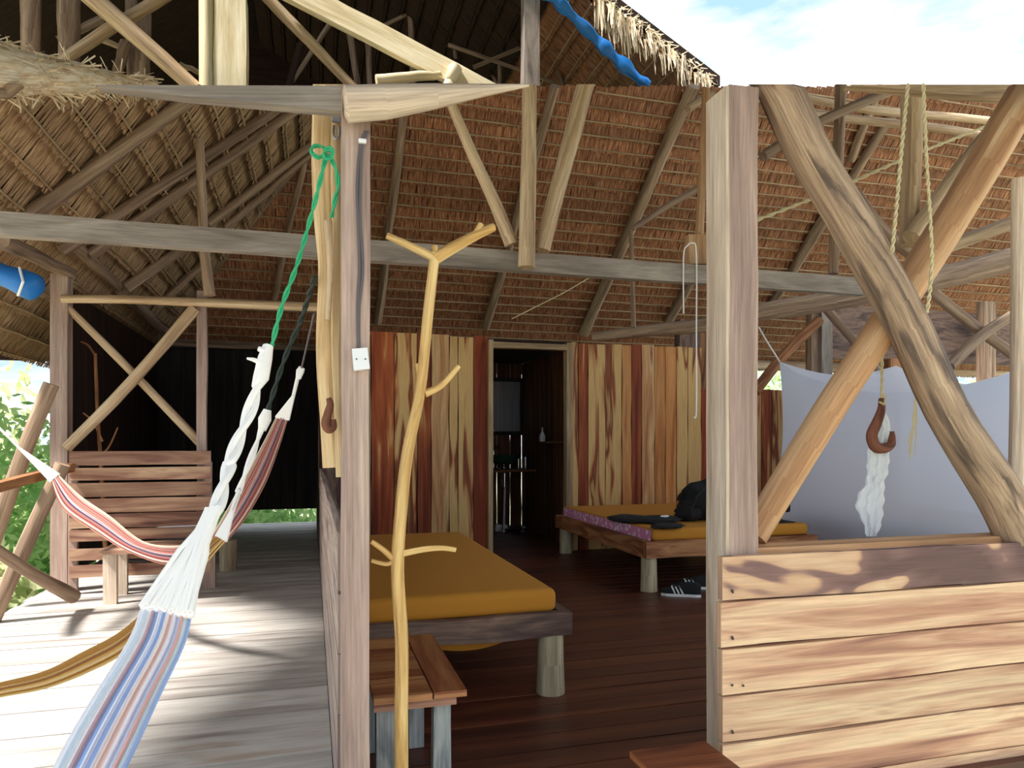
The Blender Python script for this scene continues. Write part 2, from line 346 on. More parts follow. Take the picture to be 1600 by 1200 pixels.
vplanks(wb2, 7.0, [891, 904, 919, 946, 972, 987, 1003, 1023, 1040, 1057, 1075, 1096], .0, 2.2, [W_pc, W_pr, W_pc, W_pc, W_po, W_pr, W_pp, W_po, W_po, W_pc, W_pc])
vplanks(wb2, 7.0, [1096, 1120, 1145, 1170, 1190, 1206, 1225, 1245, 1275, 1310, 1340, 1370, 1400, 1440, 1480, 1520, 1560, 1600], .0, 1.74, [W_pr, W_pr, W_po, W_pp, W_pr, W_pc, W_pr])
M().box((2.64, 7.035, 0), (1.5, 0, 0), (0, 0, 2.17), (0, .02, 0)).build('wall_backing', W_darkr, wb2)
M().box((4.14, 7.035, 0), (4.6, 0, 0), (0, 0, 1.71), (0, .02, 0)).build('wall_backing', W_darkr, wb2)
# door frame between the two walls
dl, dr = onY(763, 690, 7).x, onY(890, 690, 7).x
df = struct('door_1', ((dl+dr)/2, 6.95, 0))
M().box((dl-.01, 6.95, 0), (0, 0, 2.19), (.05, 0, 0), (0, .1, 0), 4, .006).build('door_jamb', W_frame, df)
M().box((dr-.05, 6.95, 0), (0, 0, 2.19), (.075, 0, 0), (0, .1, 0), 4, .006).build('door_jamb', W_frame, df)
M().box((dl+.04, 6.95, 2.11), (dr-dl-.09, 0, 0), (0, 0, .06), (0, .1, 0), 4, .006).build('door_lintel', W_frame, df)
# bathroom behind the door
bw = struct('wall_bathroom', (2, 9, 0))
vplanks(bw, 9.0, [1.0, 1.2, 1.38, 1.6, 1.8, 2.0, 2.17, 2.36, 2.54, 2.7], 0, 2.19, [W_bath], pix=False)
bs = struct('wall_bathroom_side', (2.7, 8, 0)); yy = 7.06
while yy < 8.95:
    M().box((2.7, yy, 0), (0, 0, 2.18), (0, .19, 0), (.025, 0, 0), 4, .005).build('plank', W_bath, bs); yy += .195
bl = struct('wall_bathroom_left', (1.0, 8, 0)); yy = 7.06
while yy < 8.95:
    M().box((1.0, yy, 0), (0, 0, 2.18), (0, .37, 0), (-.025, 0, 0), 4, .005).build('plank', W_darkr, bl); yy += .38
M().box((.97, 7.05, 2.185), (1.8, 0, 0), (0, 1.98, 0), (0, 0, .03)).build('bathroom_shade_lid', W_darkr, kind='structure')  # added lid over the open-topped bathroom, keeps it dark
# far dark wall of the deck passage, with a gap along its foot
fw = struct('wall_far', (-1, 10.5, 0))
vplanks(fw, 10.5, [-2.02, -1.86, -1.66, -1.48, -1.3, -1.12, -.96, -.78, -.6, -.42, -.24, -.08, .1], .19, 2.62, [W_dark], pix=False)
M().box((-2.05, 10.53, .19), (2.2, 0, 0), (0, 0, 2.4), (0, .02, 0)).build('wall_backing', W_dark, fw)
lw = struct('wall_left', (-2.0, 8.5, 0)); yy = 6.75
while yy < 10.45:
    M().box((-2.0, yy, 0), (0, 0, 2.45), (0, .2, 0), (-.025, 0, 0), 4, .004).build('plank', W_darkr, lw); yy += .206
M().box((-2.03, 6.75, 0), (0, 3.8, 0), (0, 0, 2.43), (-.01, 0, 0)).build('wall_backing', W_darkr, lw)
# low partition between deck and room (boards run into the depth), upper part of the passage is boarded too
pw_ = struct('wall_partition', (.09, 5, 0))
for k in range(5):
    z0 = .0+k*.178
    M().box((X1-R.uniform(0, .004), 2.1, z0+.003), (0, 4.9, 0), (0, 0, .172), (.022, 0, 0), 14, .012).build('partition_board', W_part, pw_)
M().box((X1+.022, 2.1, 0), (0, 4.9, 0), (0, 0, .86), (.02, 0, 0)).build('partition_backing', W_grey, pw_)
M().box((.07, 7.0, 0), (0, 3.5, 0), (0, 0, 2.6), (.03, 0, 0)).build('passage_board', W_darkr, pw_)
# front wall right: horizontal boards
FY = 2.0
xa, xb = onY(1127, 900, FY-.03).x, onY(1720, 900, FY-.03).x
fwall = struct('wall_front', (xa+.8, FY, 0))
ys = [868, 940, 1013, 1088, 1160, 1235, 1305]
zz = [onY(1130, y_, FY-.03).z for y_ in ys]
for k in range(6):
    lift = .0
    M().box((xa+R.uniform(-.004, .004), FY-.03-R.uniform(0, .005), zz[k+1]+.003), (xb-xa, 0, 0), (0, 0, zz[k]-zz[k+1]-.008), (0, .028, 0), 10, .006).build('wall_board', W_stain if k == 0 else W_front, fwall)
xp_ = onY(1184, 131, FY).x+.003
M().box((xp_, FY, zz[0]-.06), (xb-xp_, 0, 0), (0, 0, .05), (0, .075, 0), 6, .01).build('top_rail', W_stain, fwall)
M().box((xp_, FY+.02, zz[0]-.012), (xb-xp_, 0, 0), (0, .1, 0), (0, 0, .022), 10, .006).build('sill_board', W_logB, fwall)
for k in range(6):                                   # nail heads along the board ends
    for dx in (.035, .075 if k == 2 else .037):
        n_ = M().lathe((0, 0, 0), [(.0001, 0), (.004, 0), (.004, .003), (.0001, .003)], 8)
        zc = zz[k+1]+(.035 if dx == .035 else .03)
        n_.v = [(x+xa+dx, FY-.036-z_, y_+zc) for x, y_, z_ in n_.v]; n_.build('nail', F_nail, fwall)

UP = None
# ------------------------------------------------------------------ roof
CUT = (HZ-131.5)/F
def thatch(A, B, down, nrm, width, mat, batm, par, leaf=.03, cut=True, name='thatch_row', keep=None, tuck=.062, bat=.010):
    A, B = Vector(A), Vector(B); L_ = (B-A).length; n = max(int(L_/leaf), 1); d = (B-A)/n; m = M(); ok = []
    for i in range(n):
        p0 = A+d*i; p1 = A+d*(i+1)
        if keep and not keep((p0+p1)/2): ok.append(False); continue
        if cut and steep((p0+p1)/2+down*width*.7) > CUT: ok.append(False); continue
        j = R.uniform(-.006, .012); sh = (B-A).normalized()*R.uniform(-.01, .01)
        t0 = 0.0
        if cut:
            for s_ in (0, .1, .2, .3, .4, .5, .6, .7):
                t0 = s_
                if steep(p0+down*width*s_) <= CUT: break
        ln = width*1.22+j; off = R.uniform(-.006, .006)
        a = p0+down*width*t0+nrm*tuck*t0; b_ = p1+down*width*t0+nrm*tuck*t0
        e0 = p0+down*ln+nrm*(tuck+off)+sh; e1 = p1+down*(ln+R.uniform(-.008, .008))+nrm*(tuck+off)+sh
        u0 = i*leaf
        m.quad(a, b_, e1, e0, [(u0, 0), (u0+leaf, 0), (u0+leaf, ln), (u0, ln)])
        ok.append(True)
    if not m.f: return
    m.build(name, mat, par)
    # batten along the row
    LO = down*width*1.02+nrm*(tuck+.004)
    idx = [i for i, o_ in enumerate(ok) if o_ and (not cut or steep(A+d*i+LO) < CUT-.006)]
    if len(idx) > 3:
        a, b_ = idx[0], idx[-1]; pts = [A+d*(a+(b_-a)*k/24)+LO+down*R.uniform(-.006, .006)+nrm*R.uniform(-.003, .003) for k in range(25)]
        M().tube(pts, bat, 5).build('batten', batm, par)
roof = struct('ceiling', (2, 8, 3))
dnB = Vector((0, 1, -.75)).normalized(); nB = Vector((0, -.75, -1)).normalized()
dnL = Vector((-1, 0, -.926)).normalized(); nL = Vector((.926, 0, -1)).normalized()
def lz(x): return 2.53+.926*(x+2.0)
def bz(y_): return 2.56+.75*(10.5-y_)
yy = 10.5; ry = []
while yy > 6.35:
    z_ = bz(yy); xl = (z_-2.53)/.926-2.0
    thatch((max(xl-.16, -2.4), yy, z_), (13.5, yy, z_), dnB, nB, .165, T_back, W_bat, roof, .032); yy -= .132
xx = -2.45; k = 0
while xx < .2:
    z_ = lz(xx); yh = 10.5-(z_-2.56)/.75; yh = min(yh, 10.9)
    thatch((xx, 2.2, z_), (xx, yh, z_), dnL, nL, .2, T_left, W_bat, roof, .032, bat=.0075, keep=(lambda p: pxx(p) > -70)); xx += .155
# outer skin of both slopes (keeps the daylight out between leaves), cut the same way
def skin(corners, name, mat, nx, ny, off):
    m = M(); P = [[None]*(nx+1) for _ in range(ny+1)]
    for j in range(ny+1):
        for i in range(nx+1):
            a, b_, c, d = [Vector(q) for q in corners]; s_, t_ = i/nx, j/ny
            P[j][i] = (a.lerp(b_, s_)).lerp(d.lerp(c, s_), t_)+off
    for j in range(ny):
        for i in range(nx):
            q = (P[j][i], P[j][i+1], P[j+1][i+1], P[j+1][i])
            if max(steep(x) for x in q) < CUT-.002 and max(pxx(x) for x in q) > -90: m.quad(*q, [(x.x+x.y, x.z) for x in q])
    return m.build(name, mat, roof)
oB = Vector((0, 0, .06)); oL = Vector((0, 0, .06))
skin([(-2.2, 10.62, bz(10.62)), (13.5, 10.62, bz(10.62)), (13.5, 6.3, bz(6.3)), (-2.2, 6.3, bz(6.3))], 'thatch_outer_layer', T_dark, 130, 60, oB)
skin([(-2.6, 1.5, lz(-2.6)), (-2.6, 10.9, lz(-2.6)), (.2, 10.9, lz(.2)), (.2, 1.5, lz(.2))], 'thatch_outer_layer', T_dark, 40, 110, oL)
def rafter(p, q, wpx, mat=W_pole2, name='rafter', bend=.02, par=None):
    p, q = Vector(p), Vector(q); par = roof if par is None else par
    rad = wpx/2*((p.x*SN+p.y*CS)+(q.x*SN+q.y*CS))/2/F
    n = 9; side = (q-p).cross(Vector((0, 0, 1))).normalized(); a = R.uniform(0, 60); pts = []
    for i in range(n):
        t = i/(n-1); pts.append(p.lerp(q, t)+side*bend*math.sin(math.pi*t)*noise.noise(Vector((a, t*3, 0)))*2)
    m = M().tube(pts, [rad*(1.1-.2*i/(n-1)) for i in range(n)], 9, .12)
    if par is not UP: flat_top(m)
    return m.build(name, mat, par)
for a, b_, w_ in [((590, 503), (631, 175), 14), ((759, 512), (868, 134), 14), ((912, 520), (1084, 134), 19), ((1044, 503), (1130, 350), 15), ((1195, 492), (1400, 170), 14), ((427, 475), (478, 240), 10), ((1225, 445), (1288, 335), 13), ((1330, 250), (1375, 134), 13)]:
    rafter(BP(*a, .12), BP(*b_, .12), w_)
for a, b_, w_ in [((40, 340), (318, 140), 24), ((95, 392), (445, 163), 17), ((140, 398), (470, 166), 17), ((196, 450), (310, 372), 17), ((325, 350), (492, 222), 14), ((352, 356), (495, 232), 12), ((248, 478), (330, 400), 13)]:
    rafter(LP(*a, .12), LP(*b_, .12), w_)
rafter(BP(238, 536, .13), BP(487, 226, .13), 15); rafter(LP(-30, 160, .14), LP(30, 128, .14), 22)
for a, b_, w_ in [((0, 374), (112, 428), 22), ((95, 365), (190, 452), 18), ((190, 452), (262, 524), 18)]:
    rafter(onX(*a, -1.78), onX(*b_, -1.80), w_, name='wall_plate')
M().box((-2.1, 10.42, 2.44), (11.2, 0, 0), (0, 0, .1), (0, .08, 0), 10, .01).build('wall_plate', W_pole2, roof)
# bleached straw, sunlight painted into its colour, on the cut edge of the left slope
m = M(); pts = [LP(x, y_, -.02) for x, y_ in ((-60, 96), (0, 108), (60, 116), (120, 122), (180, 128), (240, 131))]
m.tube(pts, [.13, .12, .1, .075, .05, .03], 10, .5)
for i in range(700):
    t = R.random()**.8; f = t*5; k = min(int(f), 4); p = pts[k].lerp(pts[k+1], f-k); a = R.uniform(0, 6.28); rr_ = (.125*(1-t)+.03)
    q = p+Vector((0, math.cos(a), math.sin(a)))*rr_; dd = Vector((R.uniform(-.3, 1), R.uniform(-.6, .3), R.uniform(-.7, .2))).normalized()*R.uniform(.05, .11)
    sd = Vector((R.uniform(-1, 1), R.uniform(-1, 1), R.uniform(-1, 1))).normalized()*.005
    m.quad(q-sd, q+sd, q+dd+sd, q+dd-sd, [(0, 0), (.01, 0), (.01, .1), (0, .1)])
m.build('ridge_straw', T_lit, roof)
# front slope over the camera (out of view above the frame, shades the room)
fr = struct('ceiling_front', (2, 4, 4.6))
def fz(y_): return 2.42+.62*y_
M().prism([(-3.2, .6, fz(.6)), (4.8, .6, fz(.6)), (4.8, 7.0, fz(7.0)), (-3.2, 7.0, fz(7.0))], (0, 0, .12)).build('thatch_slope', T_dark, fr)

# ------------------------------------------------------------------ upper roof tier behind the opening
UP = struct('ceiling_upper', (0, 9, 5.5)); UY = 7.5
ax_, az_ = -.9, 8.75
def uz(x): return az_-.58*abs(x-ax_) if x > ax_ else az_-.62*abs(x-ax_)
vp0, vp1 = onY(932, 0, UY), onY(1108, 134, UY)
sl_ = (vp1.z-vp0.z)/(vp1.x-vp0.x); 
def uzr(x): return vp0.z+sl_*(x-vp0.x)
xe = vp1.x+.15; xr = -.9; zr = uzr(xr); xlft = -6.0; zl = zr-.75*(xr-xlft)
dR = Vector((1, 0, sl_)).normalized(); nR = Vector((sl_, 0, -1)).normalized()
x = xr
while x < xe-.1:
    thatch((x, UY+.02, uzr(x)), (x, 13.5, uzr(x)), dR, nR, .24, T_back if x > 2.5 else T_dark, W_bat if x > 2.5 else T_dark, UP, .07, cut=False); x += .24*dR.x  # shade painted in: inner rows near black, rows by the verge left brown
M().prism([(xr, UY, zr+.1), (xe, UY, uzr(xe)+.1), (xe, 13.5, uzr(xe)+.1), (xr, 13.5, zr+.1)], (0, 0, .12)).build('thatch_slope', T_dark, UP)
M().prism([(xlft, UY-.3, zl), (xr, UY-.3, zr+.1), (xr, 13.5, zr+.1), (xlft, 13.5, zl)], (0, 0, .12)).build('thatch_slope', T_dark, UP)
M().box((xlft, 13.5, 2.5), (xe-xlft, 0, 0), (0, 0, 7), (0, .05, 0)).build('gable_blackout', W_darkr, UP)  # added back wall, keeps the upper tier dark inside
M().box((xlft, UY, 3.0), (0, 6, 0), (0, 0, 3.6), (.05, 0, 0)).build('side_blackout', W_darkr, UP)  # added side wall, keeps daylight out of the upper tier
# hanging straw fringe on the verge
m = M()
for i in range(330):
    t = R.random(); p = vp0.lerp(vp1, t)+Vector((R.uniform(-.05, .05), R.uniform(-.12, .15), R.uniform(-.02, .07)))
    p = p-(vp1-vp0)*.0
    cl = noise.noise(Vector((t*22, 0, 3)))
    ln = (.15+.42*max(cl, -.25)+R.uniform(0, .12))*(1-.3*t); sd = Vector((R.uniform(.006, .016), R.uniform(-.01, .01), 0)); tip = p+Vector((R.uniform(-.02, .06), R.uniform(-.05, .02), -ln))
    m.quad(p-sd, p+sd, tip+sd*.3, tip-sd*.3, [(0, 0), (.02, 0), (.02, ln), (0, ln)])
for i in range(240):
    t = R.random(); p = vp0.lerp(vp1, t)+Vector((0, R.uniform(-.1, .1), .05)); dd = Vector((R.uniform(.0, .12), R.uniform(-.06, .06), R.uniform(-.06, .05))); sd = Vector((.0, 0, .008))
    m.quad(p-sd, p+sd, p+dd+sd*.4, p+dd-sd*.4, [(0, 0), (.02, 0), (.02, .1), (0, .1)])
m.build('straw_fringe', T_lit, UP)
tb = M(); tp = smooth_pts([tuple(onY(x_, y_, UY-.02)) for x_, y_ in ((850, -14), (882, 12), (930, 60), (968, 98), (1012, 136))], 5)
tb.tube(tp, [.065+.02*math.sin(i*1.7) for i in range(len(tp))], 9, .5); tb.build('tarpaulin_roll', F_blue, UP, label='blue tarpaulin roll')
def upole(a, b_, w_, Y=UY+.15, mat=W_pole2, **k):
    p, q = onY(*a, Y), onY(*b_, Y); return rafter(p, q, w_, mat, k.get('name', 'pole'), par=UP)
def restz(px_, Y):    # where a pole behind the opening meets the slope below
    return 131
for a, b_, w_, Y, mt in [((48, -10), (48, 150), 27, 8.0, W_pole2), ((107, -10), (108, 150), 30, 8.0, W_pole2), ((205, -10), (206, 150), 16, 8.4, W_pole2), ((221, 20), (221, 150), 26, 8.2, W_pole2),
                       ((136, -12), (318, 150), 27, 7.7, W_pole), ((262, -10), (92, 98), 18, 7.9, W_pole), ((160, 30), (90, 62), 12, 8.6, W_pole2), ((160, 62), (195, 76), 9, 8.6, W_pole), ((280, 100), (320, 118), 8, 8.6, W_pole),
                       ((196, 68), (182, 118), 16, 8.1, W_pole2), ((410, -12), (556, 140), 17, 7.7, W_pole), ((470, 70), (450, 140), 12, 9.5, W_darkr), ((520, 30), (455, 130), 7, 9.5, W_pole2),
                       ((545, 40), (560, 140), 10, 9.2, W_pole2), ((575, 60), (578, 140), 9, 9.2, W_pole2), ((640, 0), (646, 140), 9, 10, W_pole2), ((708, 20), (712, 90), 7, 10, W_pole2), ((735, 30), (780, 140), 7, 10, W_pole2), ((780, 60), (781, 140), 7, 9.6, W_pole2),
                       ((790, -5), (905, 60), 9, 9, W_pole2), ((845, 25), (880, 135), 8, 9, W_pole2), ((860, 70), (990, 135), 8, 9.4, W_pole2), ((895, 60), (895, 140), 6, 9.4, W_pole2), ((700, 70), (870, 130), 6, 9, W_pole2), ((740, 105), (850, 60), 6, 9, W_pole2), ((560, 60), (640, 20), 6, 10, W_pole2), ((760, 0), (690, 40), 6, 10, W_pole2)]:
    upole(a, b_, w_, Y, mt)
m = M(); a_ = onY(334, -14, 7.55); b_ = onY(334, 148, 7.55)
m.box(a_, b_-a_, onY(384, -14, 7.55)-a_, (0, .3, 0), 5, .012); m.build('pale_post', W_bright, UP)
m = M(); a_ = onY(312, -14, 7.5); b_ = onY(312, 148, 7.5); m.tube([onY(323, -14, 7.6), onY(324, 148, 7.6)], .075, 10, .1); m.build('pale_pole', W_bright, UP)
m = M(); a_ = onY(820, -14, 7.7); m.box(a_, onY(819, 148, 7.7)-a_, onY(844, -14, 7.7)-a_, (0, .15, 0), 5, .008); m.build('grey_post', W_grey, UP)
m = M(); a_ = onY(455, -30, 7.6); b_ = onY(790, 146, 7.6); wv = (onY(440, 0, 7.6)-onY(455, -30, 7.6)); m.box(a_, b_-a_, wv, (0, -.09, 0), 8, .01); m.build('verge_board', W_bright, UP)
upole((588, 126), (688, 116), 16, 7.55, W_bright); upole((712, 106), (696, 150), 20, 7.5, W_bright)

# ------------------------------------------------------------------ tie beam and truss poles
p0, p1 = onY(-40, 324, 4.3), onY(1352, 432, 4.3)
M().box((p0.x, 4.3, p1.z-.01), (p1.x-p0.x, 0, 0), (0, 0, -.125), (0, .07, 0), 16, .006).build('tie_beam', W_grey, None, 'long weathered grey beam crossing the whole room below the thatch', 'beam')
p0, p1 = onY(1110, 0, 4.3), onY(1610, 0, 4.3)
def pole(name, label, pts, Y, wpx, mat, cat='pole', wob=.1, n=4, group=None, seg=12):
    P = smooth_pts([tuple(onY(x_, y_, Y if not isinstance(Y, (list, tuple)) else Y[i])) for i, (x_, y_) in enumerate(pts)], n)
    Q = [Vector(p) for p in P]; L_ = len(Q)
    ws = wpx if isinstance(wpx, (list, tuple)) else (wpx, wpx)
    rad = [(ws[0]+(ws[1]-ws[0])*i/(L_-1))/2*(q.x*SN+q.y*CS)/F for i, q in enumerate(Q)]
    return flat_top(M().tube(Q, rad, seg, wob)).build(name, mat, None, label, cat, group)
pole('king_post', 'smooth pale upright pole in front of the beam, middle of the fan of three', [(827, 120), (826, 260), (822, 418)], 4.2, (22, 27), W_pole)
pole('brace_pole', 'pale pole leaning left above the beam, beside the upright pole', [(703, 158), (735, 235), (770, 310), (799, 382)], 4.25, (15, 22), W_pole)
pole('brace_pole', 'pale pole leaning right above the beam, beside the upright pole', [(917, 120), (892, 220), (864, 320), (848, 392)], 4.25, (28, 24), W_pole)
pole('post_stub', 'short tapering pole hanging from the roof at the left', [(312, 218), (316, 330), (320, 400), (328, 462)], 5.9, (13, 17), W_pole2)
pole('brace_pole', 'thin crooked stick joining a rafter to the post at the right', [(988, 357), (1050, 318), (1114, 282)], 5.2, (9, 12), W_pole2)
pole('hanging_pole', 'thin straight stick hanging below a rafter behind the beam', [(986, 362), (988, 440), (990, 512)], 5.6, (7, 8), W_pole2)
pole('hanging_pole', 'reddish upright pole ending in a wooden block near the right post', [(1103, 140), (1098, 260), (1092, 372)], 4.6, (12, 14), W_logB)
a_ = onY(1076, 366, 4.5); M().box(a_, onY(1076, 412, 4.5)-a_, onY(1106, 366, 4.5)-a_, (0, .06, 0), 2, .004).build('wooden_block', W_logB, None, 'small reddish wooden block hanging on the beam beside the right post', 'block')
pole('brace_pole', 'short brace meeting the rafter top left of the right post', [(1074, 170), (1112, 145)], 5.6, (14, 12), W_pole)
pole('hanging_pole', 'grey round upright pole seen behind the crossing logs', [(1314, 131), (1308, 280), (1302, 428)], 4.4, (17, 15), W_pole2)
pole('king_post', 'thick pale upright pole behind the twisted rope', [(1424, 120), (1424, 260), (1420, 384)], 3.4, (32, 26), W_pole)
pole('brace_pole', 'slanting brown pole rising behind the leaning bark log', [(1192, 244), (1280, 190), (1420, 131)], 4.2, (17, 14), W_pole2)
pole('brace_pole', 'pale pole rising right beside the honey coloured log', [(1424, 372), (1500, 265), (1592, 152)], 3.3, (28, 20), W_pole)
pole('brace_pole', 'pale grey pole rising gently toward the right edge', [(1430, 400), (1500, 378), (1610, 338)], 3.4, (24, 20), W_pole)
pole('brace_pole', 'short brown pole from the upright to the log crossing', [(1335, 300), (1375, 355), (1424, 398)], 3.9, (18, 18), W_pole2)
pole('curved_log', 'curved thick log spanning the room below the beam', [(925, 527), (1010, 517), (1100, 508), (1185, 488), (1300, 470), (1450, 438), (1640, 392)], [6.2, 6.0, 5.8, 5.6, 5.4, 5.2, 5.0], (14, 40), W_pole2)
pole('purlin_stick', 'thin pale stick lying along the roof at the upper right', [(1196, 168), (1330, 186), (1480, 202), (1570, 220)], 5.0, (14, 12), W_pole)
pole('purlin_stick', 'thin pale stick along the roof at the upper right, upper of two', [(1240, 150), (1360, 172), (1500, 184), (1610, 196)], 5.2, (12, 12), W_pole)
pole('brace_pole', 'dark brown pole leaning behind the mosquito net corner', [(1180, 612), (1225, 555), (1280, 500)], 6.6, (17, 16), W_rail2)
pole('brace_pole', 'faded pole at right slanting down, part of the far cross', [(1452, 452), (1520, 508), (1600, 566)], 5.6, (17, 17), W_pole2)
pole('brace_pole', 'faded pole at right slanting up, part of the far cross', [(1484, 572), (1540, 520), (1606, 478)], 5.5, (17, 17), W_pole2)
pole('brace_pole', 'brown pole slanting down above the net, left of the logs', [(1290, 482), (1340, 540), (1380, 590)], 6.4, (13, 13), W_pole2)
def post(label, x0, x1, y0, y1, Y, dp, mat, name='post', jit=.008):
    a = onY(x0, y0, Y); b2 = onY(x1, y0, Y); z1 = onY(x0, y1, Y).z if y1 is not None else 0
    return M().box((a.x, Y, z1), (0, 0, a.z-z1), (b2.x-a.x, 0, 0), (0, dp, 0), 8, jit).build(name, mat, None, label, 'post')
post('brown square post standing behind the mosquito net', 1268, 1284, 482, None, 6.7, .1, W_pole2)
post('grey square post standing behind the mosquito net', 1284, 1301, 476, None, 6.65, .1, W_grey)
post('brown round-edged post behind the hanging hook', 1392, 1414, 560, None, 6.9, .12, W_rail2)
post('dark post standing at the end of the tall plank wall', 1062, 1094, 498, None, 7.1, .12, W_rail)
post('dark post beside the tall plank wall, right of the other', 1094, 1112, 520, None, 7.12, .12, W_rail2)
M().box(onY(1290, 560, 7.6), (3.4, 0, 0), (0, 0, onY(1290, 474, 7.6).z-onY(1290, 560, 7.6).z), (0, .04, 0), 6, .01).build('wall_gable', W_rail, kind='structure')
M().box(onY(1175, 575, 7.9), (4.6, 0, 0), (0, 0, .07), (0, .08, 0), 6, .01).build('trim_1', W_pole, kind='structure')
post('weathered brown post supporting the far right roof', 1538, 1556, 470, None, 7.3, .12, W_pole2)

# ------------------------------------------------------------------ front frame
a = onY(535, 131, FY); b2 = onY(578, 131, FY); ztop = onY(557, 134, FY).z
M().box((a.x, FY, -1.1), (0, 0, ztop+1.1), (b2.x-a.x, 0, 0), (0, .085, 0), 16, .006).build('post', W_post, None, 'mauve-brown square post carrying a white switch and grey cable', 'post')
# right post: left side painted paler as if lit, mauve face
a = onY(1140, 131, FY); b2 = onY(1184, 131, FY); ztr = onY(1150, 131, FY).z
rp = thing('post', 'tall square post with a pale left side at the end of the board wall', 'post', (a.x+.05, FY+.06, -1.1))
flat_top(M().box((a.x, FY, -1.1), (0, 0, ztr+1.1), (b2.x-a.x, 0, 0), (0, .12, 0), 16, .006)).build('shaft', W_post, rp)
flat_top(M().box((a.x-.012, FY+.001, -1.1), (0, 0, ztr+1.09), (.014, 0, 0), (0, .119, 0), 16, .003)).build('pale_lit_side', W_postp, rp, label='pale lit side')
# bark slab poles left of the post
m = M(); P = [(506, 131), (503, 230), (506, 330), (512, 420), (510, 520), (512, 620), (520, 730)]
pole('slab_pole', 'rough yellowish split pole tied with green rope beside the mauve post', P, 2.16, (34, 30), W_slab, wob=.35, seg=14)
pole('slab_pole', 'narrow pale split pole wedged against the mauve post', [(527, 131), (525, 250), (528, 380), (526, 520), (530, 640), (534, 745)], 2.12, (16, 18), W_slab, wob=.3)
pole('slab_pole', 'short dark-edged sliver of split wood on the yellowish pole', [(512, 345), (516, 420), (512, 500)], 2.08, (12, 8), W_pole, wob=.3)
# sawn plank running left from the post, log running right
M().prism([onY(150, 132.5, FY-.05), onY(533, 134, FY-.05), onY(534, 173, FY-.05), onY(300, 151, FY-.05)], (0, .04, 0)).build('plank', W_grey, None, 'grey sawn plank nailed to the top of the mauve post', 'plank')
lp = [onY(x_, y_, FY-.06) for x_, y_ in ((537, 163), (541, 163), (600, 160), (680, 151), (750, 142), (826, 133.5))]
M().tube(lp, [.030, .047, .046, .033, .018, .004], 14, .08).build('sawn_log', W_postp, None, 'pale round log with a sawn end resting on the mauve post', 'log')
M().prism([onY(1330, 132, FY+.3), onY(1640, 132, FY+.3), onY(1640, 160, FY+.3), onY(1500, 148, FY+.3)], (0, .05, 0)).build('plank', W_pole, None, 'pale plank at the upper right above the honey coloured log', 'plank')
pole('crossed_log', 'thick bark-patched log leaning from upper left to lower right', [(1196, 92), (1262, 232), (1330, 350), (1400, 470), (1478, 640), (1560, 770), (1592, 838)], 2.02, (62, 66), W_logA, 'log', wob=.14, seg=18)
pole('crossed_log', 'honey coloured peeled log leaning behind the bark-patched log', [(1622, 110), (1500, 320), (1400, 480), (1290, 650), (1176, 838)], 2.12, (56, 44), W_logB, 'log', wob=.08, seg=18)
pole('post', 'pale post at the right edge of the photo beside the net', [(1594, 280), (1592, 560), (1588, 850)], 2.16, (24, 24), W_postp, 'post', wob=.06)
# small frame left: post, rail, second post, X braces
SY = 6.1
lp_ = onY(78, 430, SY).x; rp_ = onY(105, 430, SY).x; zt = onY(90, 428, SY).z
m_ = M().box((lp_, SY, -1.1), (0, 0, zt+1.1), (rp_-lp_, 0, 0), (0, .13, 0), 10, .006).build('post', W_post, None, 'weathered corner post of the deck at the left, below the blue tarpaulin', 'post')
pole('top_rail', 'pale round rail running along the top of the cross-braced frame', [(96, 467), (200, 468), (320, 473), (420, 477), (500, 480)], 6.05, (13, 14), W_pole, 'rail', wob=.05)
a = onY(308, 455, SY).x; b2 = onY(323, 455, SY).x
M().box((a, SY-.02, 0), (0, 0, onY(315, 455, SY).z), (b2-a, 0, 0), (0, .07, 0), 8, .008).build('post', W_post, None, 'slim brown post at the right end of the cross-braced frame', 'post')
pole('cross_brace', 'round pole rising to the right in the small frame', [(104, 700), (205, 597), (305, 482)], 6.08, (17, 18), W_pole, 'pole')
pole('cross_brace', 'thin pole falling to the right in the small frame', [(98, 473), (205, 580), (318, 698)], 6.15, (11, 14), W_pole, 'pole')
# deck side rails
pole('rail_pole', 'grey leaning pole of the deck railing, upper of the two', [(80, 600), (40, 700), (-20, 870)], 5.6, (22, 24), W_pole2)
pole('rail_pole', 'grey leaning pole of the deck railing, lower of the two', [(98, 725), (50, 830), (-12, 970)], 5.2, (22, 24), W_pole2)
pole('rail_pole', 'brown round pole sloping down onto the deck boards', [(-20, 850), (50, 896), (115, 932)], [4.6, 5.0, 5.4], (18, 22), W_pole2)
a = onY(-30, 757, 4.6); b3 = onY(103, 724, 5.95); M().box(a, b3-a, (0, 0, -.06), (.06, 0, 0), 4, .003).build('hand_rail', W_rail2, None, 'dark handrail board sloping up to the corner post', 'rail')

